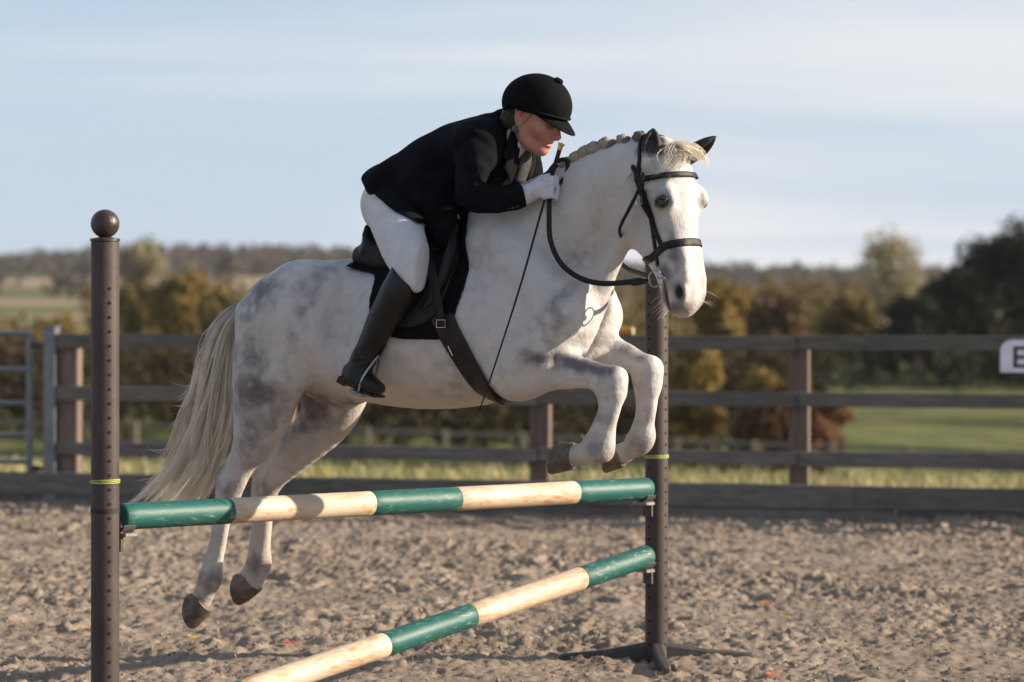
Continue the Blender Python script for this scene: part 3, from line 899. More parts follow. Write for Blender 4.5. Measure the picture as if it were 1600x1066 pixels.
for a0, a1 in (((845, 556), (960, 577)), ((945, 527), (1005, 552))):
    for t in np.linspace(0, 1, 16):
        fl = np.maximum(fl, blob(hV, a0[0] + (a1[0] - a0[0]) * t, a0[1] + (a1[1] - a0[1]) * t, (-.15 if a0[0] < 900 else .15), 15, 15, 0, .95 + .4 * t) * ((hV[:, 1] < 0) if a0[0] < 900 else (hV[:, 1] > 0) * .55))
dark = np.maximum(dark, fl)
for (u, v, l, r, amp) in ((980, 582, FF, 9, 1.0), (516, 622, 0, 40, .75), (548, 622, 0, 22, 1.1)):
    c, m = hz(u, v, l)
    q = np.sqrt(((hV - c) ** 2).sum(1)) / m / r
    dark = np.maximum(dark, amp * np.exp(-q ** 4 * .8))
for (u0, v0, u1, v1, l) in ((353, 726, 338, 768, NH), (408, 728, 396, 765, FH)):     # dark back edge of the hocks
    for t in np.linspace(0, 1, 7):
        c, m = hz(u0 + (u1 - u0) * t - 3, v0 + (v1 - v0) * t, l)
        q = np.sqrt(((hV - c) ** 2).sum(1)) / m / 11
        dark = np.maximum(dark, (1.15 if l < 0 else .5) * np.exp(-q ** 2.5))
for (u, v, l, r, amp) in ((955, 600, NF, 26, .85), (948, 650, NF, 22, .5), (940, 704, NF, 24, .8), (1012, 588, FF, 24, .6), (1008, 650, FF, 22, .45), (1004, 692, FF, 22, .75), (330, 905, NH, 24, .8), (406, 882, FH, 24, .8), (365, 760, NH, 26, .6), (418, 764, FH, 26, .55), (900, 711, NF, 18, .85), (388, 912, FH, 16, .85), (316, 936, NH, 16, .85)):
    c, m = hz(u, v, l)                                # joints and pasterns are smudged grey
    q = np.sqrt(((hV - c) ** 2).sum(1)) / m / r
    dark = np.maximum(dark, amp * (.55 + .9 * vnoise(hV, 16, 31)) * np.exp(-q ** 3))
hl = (hV - hp) @ HR                                    # head coordinates of every vertex
on_head = np.exp(-np.maximum(0, np.abs(hl[:, 1]) - .12) * 40) * (hl[:, 0] > -.3)
def hblob(h, n, y, r, amp):
    c = hd(h, n, y)
    q = ((hl[:, 2] - c[2]) / r[2]) ** 2 + ((hl[:, 0] - c[0]) / r[0] / 1.1) ** 2 + ((np.abs(hl[:, 1]) - c[1]) / r[1] / 1.15) ** 2
    return amp * np.exp(-q * 1.1)
black = np.zeros(len(hV))
dark = np.maximum(dark, hblob(.50, -.085, .06, (.05, .035, .06), .95))
dark = np.maximum(dark, hblob(.41, -.035, .055, (.030, .035, .11), .85))
dark = np.maximum(dark, hblob(.62, -.08, .03, (.05, .06, .028), 1.05))
dark = np.maximum(dark, hblob(.58, -.12, .03, (.03, .05, .05), 1.0))
dark = np.maximum(dark, hblob(.10, -.05, .08, (.05, .05, .05), .3))
black = np.maximum(black, hblob(.222, -.030, .094, (.036, .019, .026), 1.6))
black = np.maximum(black, hblob(.572, -.037, .056, (.017, .022, .034), 1.5))
black = np.maximum(black, hblob(.575, -.104, .05, (.011, .03, .07), 1.4))
for b_, t_ in (near_ear, far_ear):
    e = t_ - b_
    t = ((hV - b_) @ e) / (e @ e)
    dd = np.linalg.norm(hV - b_ - np.clip(t, 0, 1)[:, None] * e, axis=1)
    sel = (t > -.05) & (dd < .055)
    black = np.maximum(black, np.clip((t + .02) / .22, 0, 1) * np.clip((.065 - dd) / .02, 0, 1) * np.clip(.88 + .2 * t, 0, 1))
# dust and grease: lower legs, belly and thighs are yellower
zz = hV[:, 2]
dirt = np.clip((1.15 - zz) / .25, 0, 1) * .75 * (.35 + 1.1 * vnoise(hV, 11, 8))
belly = np.clip((hz(600, 575)[0][2] - zz) / .12, 0, 1) * (np.abs(hV[:, 0]) < .75) * .55
dirt = np.maximum(dirt, belly)
dirt = np.maximum(dirt, blob(hV, 930, 350, -.1, 35, 80, 30, .35))
dirt = np.maximum(dirt, hblob(.64, -.06, .0, (.08, .08, .03), .8))
set_attr(horse_me, 'dark', np.clip(dark, 0, 1.3))
set_attr(horse_me, 'black', np.clip(black, 0, 1))
set_attr(horse_me, 'dirt', np.clip(dirt, 0, 1))

def coat_material():
    m = bpy.data.materials.new('grey_coat'); m.use_nodes = True
    nt = m.node_tree; L = nt.links; b = nt.nodes['Principled BSDF']
    tc = nd(nt, 'ShaderNodeTexCoord')
    ad = nd(nt, 'ShaderNodeAttribute', _attribute_name='dark')
    ab = nd(nt, 'ShaderNodeAttribute', _attribute_name='black')
    ai = nd(nt, 'ShaderNodeAttribute', _attribute_name='dirt')
    n1 = nd(nt, 'ShaderNodeTexNoise', Scale=19.0, Detail=8.0, Roughness=.66)
    n2 = nd(nt, 'ShaderNodeTexNoise', Scale=230.0, Detail=3.0, Roughness=.6)
    mp = nd(nt, 'ShaderNodeMapping'); mp.inputs['Scale'].default_value = (1, 1, .55)
    L.new(tc.outputs['Object'], n1.inputs['Vector']); L.new(tc.outputs['Object'], mp.inputs[0]); L.new(mp.outputs[0], n2.inputs['Vector'])
    # dapple = smoothstep(dark + noise)
    s1 = nd(nt, 'ShaderNodeMath', _operation='MULTIPLY_ADD'); s1.inputs[1].default_value = 1.15; s1.inputs[2].default_value = -.82
    L.new(n1.outputs['Fac'], s1.inputs[0])
    s2 = nd(nt, 'ShaderNodeMath', _operation='MULTIPLY_ADD'); s2.inputs[1].default_value = .5
    L.new(n2.outputs['Fac'], s2.inputs[0]); L.new(s1.outputs[0], s2.inputs[2])
    s3 = nd(nt, 'ShaderNodeMath', _operation='ADD'); 
    dv = nd(nt, 'ShaderNodeTexVoronoi', Scale=21.0, _feature='SMOOTH_F1'); L.new(tc.outputs['Object'], dv.inputs['Vector'])
    dr = nd(nt, 'ShaderNodeMapRange', _interpolation_type='SMOOTHSTEP'); dr.inputs['From Min'].default_value = .12; dr.inputs['From Max'].default_value = .55; dr.inputs['To Min'].default_value = -.20; dr.inputs['To Max'].default_value = .10
    L.new(dv.outputs['Distance'], dr.inputs['Value'])
    s4 = nd(nt, 'ShaderNodeMath', _operation='MULTIPLY_ADD'); L.new(dr.outputs[0], s4.inputs[0]); s4.inputs[1].default_value = 1.0; L.new(s2.outputs[0], s4.inputs[2])
    L.new(s4.outputs[0], s3.inputs[0]); L.new(ad.outputs['Fac'], s3.inputs[1])
    mr = nd(nt, 'ShaderNodeMapRange', _interpolation_type='SMOOTHSTEP'); mr.inputs['From Min'].default_value = 0.0; mr.inputs['From Max'].default_value = 1.15
    L.new(s3.outputs[0], mr.inputs['Value'])
    c1 = nd(nt, 'ShaderNodeMixRGB'); c1.inputs['Color1'].default_value = (.555, .530, .515, 1); c1.inputs['Color2'].default_value = (.15, .14, .148, 1)
    L.new(mr.outputs[0], c1.inputs['Fac'])
    dm = nd(nt, 'ShaderNodeMath', _operation='MULTIPLY'); dm.inputs[1].default_value = .65
    L.new(ai.outputs['Fac'], dm.inputs[0])
    c2 = nd(nt, 'ShaderNodeMixRGB'); c2.blend_type = 'MULTIPLY'; c2.inputs['Color2'].default_value = (.74, .58, .42, 1)
    L.new(dm.outputs[0], c2.inputs['Fac']); L.new(c1.outputs[0], c2.inputs['Color1'])
    # flecks
    vo = nd(nt, 'ShaderNodeTexVoronoi', Scale=48.0); L.new(tc.outputs['Object'], vo.inputs['Vector'])
    fm = nd(nt, 'ShaderNodeMapRange'); fm.inputs['From Min'].default_value = .05; fm.inputs['From Max'].default_value = .16; fm.inputs['To Min'].default_value = .55; fm.inputs['To Max'].default_value = 0
    L.new(vo.outputs['Distance'], fm.inputs['Value'])
    n3 = nd(nt, 'ShaderNodeTexNoise', Scale=5.0, Detail=2.0); L.new(tc.outputs['Object'], n3.inputs['Vector'])
    f2 = nd(nt, 'ShaderNodeMapRange'); f2.inputs['From Min'].default_value = .52; f2.inputs['From Max'].default_value = .68
    L.new(n3.outputs['Fac'], f2.inputs['Value'])
    f3 = nd(nt, 'ShaderNodeMath', _operation='MULTIPLY'); L.new(fm.outputs[0], f3.inputs[0]); L.new(f2.outputs[0], f3.inputs[1])
    c3 = nd(nt, 'ShaderNodeMixRGB'); c3.inputs['Color2'].default_value = (.12, .10, .09, 1)
    L.new(f3.outputs[0], c3.inputs['Fac']); L.new(c2.outputs[0], c3.inputs['Color1'])
    # broad unevenness
    n4 = nd(nt, 'ShaderNodeTexNoise', Scale=11.0, Detail=5.0, Roughness=.6); L.new(tc.outputs['Object'], n4.inputs['Vector'])
    m4 = nd(nt, 'ShaderNodeMapRange'); m4.inputs['From Min'].default_value = .35; m4.inputs['From Max'].default_value = .75; m4.inputs['To Min'].default_value = 0; m4.inputs['To Max'].default_value = .30
    L.new(n4.outputs['Fac'], m4.inputs['Value'])
    c5 = nd(nt, 'ShaderNodeMixRGB'); c5.blend_type = 'MULTIPLY'; c5.inputs['Color2'].default_value = (.60, .58, .60, 1)
    L.new(m4.outputs[0], c5.inputs['Fac']); L.new(c3.outputs[0], c5.inputs['Color1'])
    c4 = nd(nt, 'ShaderNodeMixRGB'); c4.inputs['Color2'].default_value = (.016, .014, .014, 1)
    L.new(ab.outputs['Fac'], c4.inputs['Fac']); L.new(c5.outputs[0], c4.inputs['Color1'])
    L.new(c4.outputs[0], b.inputs['Base Color'])
    b.inputs['Roughness'].default_value = .62
    b.inputs['Specular IOR Level'].default_value = .3
    b.inputs['Sheen Weight'].default_value = .06
    b.inputs['Sheen Roughness'].default_value = .4
    # hair lie and veins
    n5 = nd(nt, 'ShaderNodeTexNoise', Scale=34.0, Detail=4.0, Roughness=.6); L.new(tc.outputs['Object'], n5.inputs['Vector'])
    b1 = nd(nt, 'ShaderNodeBump', Strength=.30, Distance=.02); L.new(n5.outputs['Fac'], b1.inputs['Height'])
    b2 = nd(nt, 'ShaderNodeBump', Strength=.30, Distance=.003); L.new(n2.outputs['Fac'], b2.inputs['Height']); L.new(b1.outputs[0], b2.inputs['Normal'])
    L.new(b2.outputs[0], b.inputs['Normal'])
    MATS['grey_coat'] = m
    return m

HORSE = empty('horse', (HC[0], HC[1], 0))
tag(HORSE, 'dapple grey horse leaping over the striped pole with its forelegs tucked up', 'horse')
link('body', horse_me, coat_material(), HORSE)
# ------------------------------------------------------------------ horse: hooves, eyes, mane, forelock, tail
def hoof(c0, t0, r0, c1, t1, r1, l, w=.88):
    """c0/c1: picture centres of coronet and sole, t0/t1 heel-to-toe picture directions, r half lengths in pixels"""
    m_ = MB()
    p0, m0 = hz(c0[0], c0[1], l); p1, m1 = hz(c1[0], c1[1], l)
    def d3(t):
        a = hz(c1[0] + t[0], c1[1] + t[1], l)[0] - p1
        return a / np.linalg.norm(a)
    T0, T1 = d3(t0), d3(t1)
    n = 24; rings = []
    for k, (t, f) in enumerate(((-.12, .93), (0, 1.0), (.3, 1.0), (.65, 1.0), (.94, 1.0), (1.0, .96), (1.0, .80), (.90, .55), (.93, .2))):
        tt = min(max(t, 0), 1)
        T = T0 * (1 - tt) + T1 * tt; T = T / np.linalg.norm(T)
        c = p0 * (1 - t) + p1 * t
        r = (r0 * m0 * (1 - tt) + r1 * m1 * tt) * f
        ring = []
        for j in range(n):
            a = 2 * math.pi * j / n
            ca, sa = math.cos(a), math.sin(a)
            q = c + T * ca * r * (1.0 if ca > 0 else .92) + np.array([0, 1, 0]) * sa * r * w * (1 - .12 * max(0, -ca))
            ring.append(hwv(q))
        rings.append(ring)
    vs = [v for r in rings for v in r]
    fs = []
    for i in range(len(rings) - 1):
        for j in range(n):
            fs.append((i * n + j, i * n + (j + 1) % n, (i + 1) * n + (j + 1) % n, (i + 1) * n + j))
    fs.append(tuple(reversed(range(n)))); fs.append(tuple((len(rings) - 1) * n + j for j in range(n)))
    m_.add(vs, fs)
    o = m_.build('hoof', pmat('hoof_horn', (.085, .062, .05), .6, col2=(.23, .175, .13), scale=22, bump=.5, bscale=90, thresh=(.42, .75)), HORSE, smooth=True, angle=40)
    return o
hoof((318, 941), (22, 37), 20, (298, 955), (7, 59), 29, NH)
hoof((393, 911), (26, 32), 19.5, (371, 921), (6, 54), 26, FH)
hoof((893, 712), (-1, 45), 23, (866, 716), (-12, 53), 27, NF)
hoof((971, 711), (2, 40), 20, (948, 718), (-4, 45), 22, FF)

for sgn in (-1, 1):
    ey = .0885 if sgn < 0 else .080
    c = hdw(.222, -.030, sgn * ey)
    m_ = MB(); m_.lathe([(.0225 * math.sin(math.pi * i / 10), -.0225 * math.cos(math.pi * i / 10)) for i in range(11)], hwv(c), n=20)
    e = m_.build('eye', pmat('horse_eye', (.010, .007, .005), .12, spec=.5, coat=.25), HORSE, smooth=True, angle=180)
    # eyelids: soft rolls above and below the eyeball
    for up_ in (1, -1):
        P_ = []
        for t in np.linspace(-1, 1, 11):
            P_.append(hwv(hdw(.222 + (-.0125 if up_ > 0 else .0125) * (1 - t * t) - .006 * t, -.030 + .028 * t, sgn * (ey + .018 - .012 * t * t))))
        m_ = MB(); m_.tube(P_, [.002 + .0035 * (1 - abs(t)) for t in np.linspace(-1, 1, 11)], n=8)
        m_.build('eyelid', pmat('eyelid_skin', (.05, .045, .045), .5), HORSE, smooth=True, angle=180)

rng = np.random.default_rng(7)
def strands(name, paths, width, mat, parent, seg=9):
    """paths: list of (polyline points in horse coordinates, width, tint); flat tapered ribbons, crossed so they have body from every side"""
    V = []; F = []; T = []
    for row in paths:
        pts, w, tint = row[:3]
        P = hw(pts)
        n = len(P)
        tan = np.gradient(P, axis=0); tan /= np.linalg.norm(tan, axis=1)[:, None] + 1e-9
        a = rng.normal(size=3)
        if len(row) > 3:       # lie flat on the lock, facing outwards
            o_ = np.asarray(row[3], float); o_ = hw(o_)[0] - hw(np.zeros(3))[0]
            a = o_ / (np.linalg.norm(o_) + 1e-9) + a * .28
        s = np.cross(tan, a); s /= np.linalg.norm(s, axis=1)[:, None] + 1e-9
        prof = np.minimum(1, np.linspace(0, 1, n) * 6 + .45) * np.clip((1 - np.linspace(0, 1, n)) * 2.2, .12, 1)
        o = len(V)
        for i in range(n):
            V.append(P[i] - s[i] * w * prof[i]); V.append(P[i] + s[i] * w * prof[i]); tv = tint[i] if hasattr(tint, '__len__') else tint; T += [tv, tv]
        for i in range(n - 1):
            F.append((o + 2 * i, o + 2 * i + 1, o + 2 * i + 3, o + 2 * i + 2))
    me = mesh_np(name, np.array(V), np.array(F, dtype=np.int32))
    set_attr(me, 'tint', np.array(T))
    return link(name, me, mat, parent)

def hair_material(name, light, darkc, rough=.45):
    m = bpy.data.materials.new(name); m.use_nodes = True
    nt = m.node_tree; L = nt.links; b = nt.nodes['Principled BSDF']
    at = nd(nt, 'ShaderNodeAttribute', _attribute_name='tint')
    tc = nd(nt, 'ShaderNodeTexCoord')
    n = nd(nt, 'ShaderNodeTexNoise', Scale=14.0, Detail=4.0); L.new(tc.outputs['Object'], n.inputs['Vector'])
    ad = nd(nt, 'ShaderNodeMath', _operation='MULTIPLY_ADD'); ad.inputs[1].default_value = .5; L.new(n.outputs['Fac'], ad.inputs[0]); L.new(at.outputs['Fac'], ad.inputs[2])
    sb = nd(nt, 'ShaderNodeMath', _operation='SUBTRACT'); sb.inputs[1].default_value = .25; L.new(ad.outputs[0], sb.inputs[0])
    cl = nd(nt, 'ShaderNodeClamp'); L.new(sb.outputs[0], cl.inputs[0])
    mx = nd(nt, 'ShaderNodeMixRGB'); mx.inputs['Color1'].default_value = (*light, 1); mx.inputs['Color2'].default_value = (*darkc, 1)
    L.new(cl.outputs[0], mx.inputs['Fac']); L.new(mx.outputs[0], b.inputs['Base Color'])
    b.inputs['Roughness'].default_value = rough
    b.inputs['Specular IOR Level'].default_value = .35
    tr = nd(nt, 'ShaderNodeBsdfTranslucent'); L.new(mx.outputs[0], tr.inputs['Color'])
    ms = nd(nt, 'ShaderNodeMixShader'); ms.inputs[0].default_value = .5
    L.new(b.outputs[0], ms.inputs[1]); L.new(tr.outputs[0], ms.inputs[2]); L.new(ms.outputs[0], nt.nodes['Material Output'].inputs['Surface'])
    MATS[name] = m
    return m
tail_mat = hair_material('tail_hair', (.90, .82, .70), (.13, .12, .12))

# tail: centre line and half width in picture pixels, lateral spread in metres
TC = np.array([(390, 474, 10, .02), (370, 488, 16, .03), (349, 520, 20, .045), (339, 570, 22, .06), (331, 625, 25, .065), (317, 680, 30, .07), (299, 730, 35, .075), (270, 772, 40, .08), (246, 800, 40, .08)], float)
tc_f = catmull(TC, 6)
paths = []
locks = []
for i in range(150):
    a = rng.uniform(-1, 1); b = rng.uniform(-1, 1) * math.sqrt(max(0, 1 - a * a))
    locks.append((a, b, rng.normal(0, .085), rng.uniform(3, 8), rng.uniform(0, 6), rng.uniform(.72, 1.0) if rng.random() < .75 else rng.uniform(.45, .75), np.clip(rng.normal(.04, .10), 0, 1), rng.uniform(.82, 1.08)))
for i in range(4300):
    a, b, wa, wf, wp_, t1, tl, sp1 = locks[rng.integers(len(locks))]
    da, db = rng.normal(0, .10, 2)
    t0 = rng.uniform(0, .20) * (1 if rng.random() < .85 else 2.0)
    t1 = min(1.0, t1 + rng.normal(0, .05))
    n = 12
    tt = np.linspace(0, 1, n)
    idx = np.clip(t0 + (t1 - t0) * tt, 0, 1) * (len(tc_f) - 1)
    lo_ = np.clip(idx.astype(int), 0, len(tc_f) - 2); fr = (idx - lo_)[:, None]
    R_ = tc_f[lo_] * (1 - fr) + tc_f[lo_ + 1] * fr
    conv = 1 - .75 * tt ** 1.5                      # hairs of a lock run together towards its tip
    aa_ = (a + da * conv) * (.80 + (sp1 - .80) * tt); bb_ = b + db * conv
    wav = wa * tt * np.sin(tt * wf + wp_) + rng.normal(0, .004) * tt
    pts = [hz(R_[k, 0] + aa_[k] * R_[k, 2] + wav[k] * 200, R_[k, 1] + aa_[k] * R_[k, 2] * .45, bb_[k] * R_[k, 3] + wav[k] * .3)[0] for k in range(n)]
    tint = np.clip((.35 + .55 * rng.random()) * np.exp(-np.maximum(R_[:, 1] - 474, 0) / (34 if a < .3 else 75)) + tl * .7 + rng.normal(-.02, .06), 0, 1)
    paths.append((np.array(pts), rng.uniform(.0010, .0026), tint, np.array([(a + da) * .9, (b + db) - .25, .15])))
for i in range(70):      # fly-away hairs
    t0 = rng.uniform(.35, .8)
    q = tc_f[int(t0 * (len(tc_f) - 1))]
    sd = rng.choice([-1, 1], p=[.75, .25])
    u, v = q[0] + sd * q[2] * .9, q[1]
    L_ = rng.uniform(25, 75); an = rad(rng.uniform(95, 165)); cur = rng.normal(0, .012)
    pts = []
    for k in range(9):
        pts.append(hz(u, v, rng.uniform(-.02, .02) * 0 + .03 * math.sin(i))[0])
        u += math.cos(an) * L_ / 9; v += math.sin(an) * L_ / 9; an += cur * 9
    paths.append((np.array(pts), .0007, rng.uniform(0, .4)))
strands('tail', paths, .002, tail_mat, HORSE)

# plaited mane: one lumpy rolled plait after another along the crest
braid_light = pmat('plait_hair', (.56, .49, .40), .6, col2=(.26, .22, .18), scale=70, bump=.9, bscale=160, stretch=(1, 1, 3))
braid_dark = pmat('plait_hair_dark', (.24, .21, .19), .6, col2=(.09, .078, .075), scale=70, bump=.9, bscale=160, stretch=(1, 1, 3))
def crest(u, v):
    return -.02 - .055 * (u - 860) / 140
for (u, v, r, dk) in ((872, 274, 8.5, 0), (887, 262, 10, 0), (902, 252, 10, 0), (914, 243, 9.5, 0), (929, 238, 10.5, 0), (946, 230, 9.5, 0), (957, 232, 8, 1), (972, 223, 7.5, 0), (981, 227, 8, 1), (1000, 219, 8.5, 1)):
    p, m_px = hz(u, v - 4, crest(u, v) - .02); r *= 1.12
    V_ = []; F_ = []
    nu, nv = 28, 18
    tw = rng.uniform(0, 6); el = rng.uniform(1.05, 1.3); ax_ = rng.uniform(-.5, .5)
    for i in range(nv + 1):
        th = math.pi * i / nv
        for j in range(nu):
            ph = 2 * math.pi * j / nu
            rr = r * m_px * (1 + .20 * abs(math.sin(1.5 * ph + 3 * th + tw)) - .06 + .06 * math.sin(7 * th + 2 * ph))
            x = math.sin(th) * math.cos(ph) * el; y = math.sin(th) * math.sin(ph) * .95; z = math.cos(th)
            x, z = x * math.cos(ax_) - z * math.sin(ax_), x * math.sin(ax_) + z * math.cos(ax_)
            V_.append(p + rr * np.array([x, y, z]))
    for i in range(nv):
        for j in range(nu):
            F_.append((i * nu + j, i * nu + (j + 1) % nu, (i + 1) * nu + (j + 1) % nu, (i + 1) * nu + j))
    me = mesh_np('mane_plait', hw(np.array(V_)), F_)
    link('mane_plait', me, braid_dark if dk else braid_light, HORSE)

# forelock blown across the brow
fore_mat = hair_material('forelock_hair', (.86, .80, .68), (.06, .055, .055))
paths = []
def head_surface(h, y, off):
    """a point just above the front of the face"""
    return hdw(h, off - .7 * (abs(y) / .1) ** 2 * .035, y)
for i in range(640):
    y0 = rng.uniform(-.03, .03); h0 = rng.uniform(-.02, .02)
    a = np.clip(rng.normal(.86, .09), 0, 1.05) if rng.random() < .58 else (np.clip(rng.normal(.14, .10), 0, .5) if rng.random() < .8 else rng.random())
    y1 = -.125 + .29 * a + rng.normal(0, .012)
    ln = rng.uniform(.40, .92)
    h1 = (.135 - .05 * a) * ln + rng.normal(0, .006); y1 = y0 + (y1 - y0) * ln
    lift = rng.uniform(.006, .022) + .02 * a * rng.random()
    sw = rng.normal(0, .022)
    pts = []
    for t in np.linspace(0, 1, 9):
        h = h0 + (h1 - h0) * t ** 1.25; y = y0 + (y1 - y0) * t ** 1.05 + sw * math.sin(3 * t)
        off = -.040 * (1 - t) ** 1.5 + lift * math.sin(math.pi * min(1, .25 + t * .75)) + .006 + .02 * a * t * t
        pts.append(head_surface(h, y, off))
    tint = np.clip(rng.normal(.14, .14) + (.6 if (a < .35 and rng.random() < .4) else 0), 0, 1)
    paths.append((np.array(pts), rng.uniform(.0004, .0010), tint, HR @ np.array([1, (y1) * 4, .2])))
for i in range(8):
    a = hdw(0, -.06, rng.uniform(-.03, .05)); pts = [a + np.array([rng.normal(-.004, .01) * k, rng.normal(0, .004) * k, .012 * k - .0006 * k * k]) + np.array([-.006 * k, 0, 0]) for k in range(8)]
    paths.append((np.array(pts), .0006, .3))
strands('forelock', paths, .002, fore_mat, HORSE)
# tuft at the near ear root
paths = []
for i in range(60):
    a = hdw(.055 + rng.uniform(-.02, .02), -.10 + rng.uniform(-.02, .02), -.075)
    d = np.array([-.035, -.012, -.045]) * rng.uniform(.6, 1.5) + rng.normal(0, .008, 3)
    paths.append((np.array([a + d * t + np.array([0, 0, -.012]) * t * t for t in np.linspace(0, 1, 6)]), .0012, np.clip(rng.normal(.7, .2), 0, 1)))
strands('ear_tuft', paths, .002, fore_mat, HORSE)
# whiskers round the muzzle
paths = []
for i in range(46):
    y = rng.uniform(-.06, .06)
    chin = i % 2
    a = hdw(.56 + rng.uniform(0, .07), -.155 if chin else -.012, y * .8) if chin else hdw(.56 + rng.uniform(0, .06), -.01, y)
    d = HR @ np.array([-.04 if chin else .035, y * .3, -.02]) * rng.uniform(.5, 1.1)
    paths.append((np.array([a - d * .3 + d * 1.3 * t + np.array([0, 0, -.008]) * t * t for t in np.linspace(0, 1, 5)]), .00045, .1))
tag(strands('whiskers', paths, .001, fore_mat, HORSE), kind='stuff')
# feather at the fetlocks
for (u, v, l, du, dv, n) in ((316, 916, NH, -9, 7, 60), (387, 890, FH, -9, 5, 60), (917, 687, NF, -6, -3, 44), (985, 684, FF, -6, 0, 40)):
    paths = []
    for i in range(n):
        a = hz(u + rng.normal(0, 5), v + rng.normal(0, 5), l + rng.normal(0, .012))[0]
        b = hz(u + du * rng.uniform(.4, 1.5) + rng.normal(0, 3), v + dv * rng.uniform(.4, 1.4) + rng.normal(0, 3), l + rng.normal(0, .015))[0]
        paths.append((np.array([a + (b - a) * t for t in np.linspace(0, 1, 4)]), .0008, np.clip(rng.normal(.45, .15), 0, 1)))
    strands('fetlock_feather', paths, .001, fore_mat, HORSE)
# ------------------------------------------------------------------ tack
leather = pmat('black_leather', (.011, .0095, .009), .45, var=.3, scale=30, bump=.25, bscale=220, spec=.28)
leather_brown = pmat('dark_brown_leather', (.022, .015, .014), .5, spec=.3, var=.3, scale=25, bump=.3, bscale=200)
felt = pmat('black_saddle_cloth', (.008, .0075, .009), .9, var=.3, scale=40, bump=.5, bscale=350, sheen=.0, spec=.1)
steel = pmat('bit_steel', (.55, .54, .52), .25, metallic=1.0, var=.1, scale=40)
brass = pmat('whip_brass', (.62, .46, .20), .3, metallic=1.0, var=.1, scale=40)

def local_field(lo, hi, h):
    return horse.field(lo, hi, h)

def shell(name, lo, hi, h, t0, t1, mask, mat, parent, relax=1):
    """material lying on the horse between offsets t0 and t1, cut by mask(X, Y, Z) < 0"""
    a, ax = local_field(lo, hi, h)
    X, Y, Z = ax[0][:, None, None], ax[1][None, :, None], ax[2][None, None, :]
    f = np.maximum(np.maximum(a - t1, t0 - a), mask(X, Y, Z))
    V, F = nets(f.astype(np.float32), ax, relax)
    if len(V) == 0:
        print('EMPTY SHELL', name); return None
    return link(name, mesh_np(name, hw(V), F), mat, parent)

def slab(p, n, half):
    p = np.asarray(p); n = np.asarray(n) / np.linalg.norm(n)
    return lambda X, Y, Z: np.abs((X - p[0]) * n[0] + (Y - p[1]) * n[1] + (Z - p[2]) * n[2]) - half

def hs(u, v, l):
    p = hz(u, v, l)[0]; return (p[0], p[2])

# saddle cloth
PAD = empty('saddle_cloth', hwv(hz(640, 410, 0)[0]))
tag(PAD, 'black saddle cloth lying on the grey horse under the saddle', 'saddle cloth')
pad_poly = [hs(541, 416, -.16), hs(560, 424, -.2), hs(578, 434, -.25), hs(581, 480, -.28), hs(592, 515, -.29), hs(622, 528, -.29), hs(665, 531, -.29), hs(700, 526, -.28), hs(716, 480, -.27), hs(725, 420, -.25), hs(722, 352, -.12), hs(715, 300, 0), hs(545, 350, -.16)]
shell('cloth_sheet', (-.42, -.40, .95), (.30, .40, 1.95), .006, .0, .013, lambda X, Y, Z: poly2(X, Z, catmull(np.array(pad_poly + pad_poly[:1]), 4)) + 0 * Y, felt, PAD)
rim = [p for p in pad_poly[2:10]]

# saddle
SAD = empty('saddle', hwv(hz(650, 400, 0)[0]))
tag(SAD, 'black leather jumping saddle girthed on the grey horse', 'saddle')
flap_poly = [hs(610, 405, -.15), hs(622, 440, -.26), hs(612, 480, -.27), hs(622, 505, -.27), hs(655, 512, -.27), hs(688, 492, -.27), hs(706, 440, -.25), hs(713, 385, -.2), hs(706, 345, -.08), hs(700, 300, 0), hs(620, 330, 0)]
shell('flap', (-.30, -.40, 1.0), (.28, .40, 1.92), .006, .014, .024, lambda X, Y, Z: poly2(X, Z, catmull(np.array(flap_poly + flap_poly[:1]), 4)) + 0 * Y, leather, SAD)
seat = Shape()
seat.sweep(rows((592, 356, 0, 8, 5.5), (598, 374, 0, 11, 5.0), (612, 388, 0, 13, 4.6), (640, 386, 0, 14, 4.2), (676, 370, 0, 15, 3.4), (704, 352, 0, 15, 2.8), (722, 343, 0, 12, 2.4)), k=.02)
seat.sweep(rows((566, 400, -.10, 17, .9), (600, 408, -.12, 21, .9), (650, 404, -.11, 24, .9), (690, 385, -.09, 20, .9)), k=.03)
seat.sweep(rows((598, 400, .10, 17, .9), (632, 408, .12, 21, .9), (650, 404, .11, 24, .9), (690, 385, .09, 20, .9)), k=.03)
seat.sweep(rows((594, 372, 0, 12, 3.5), (596, 392, 0, 14, 4.2)), k=.02)
sa, sax = seat.field((-.40, -.30, 1.45), (.28, .30, 1.98), .006)
sV, sF = nets(sa, sax, 2)
link('seat', mesh_np('seat', hw(sV), sF), leather, SAD)
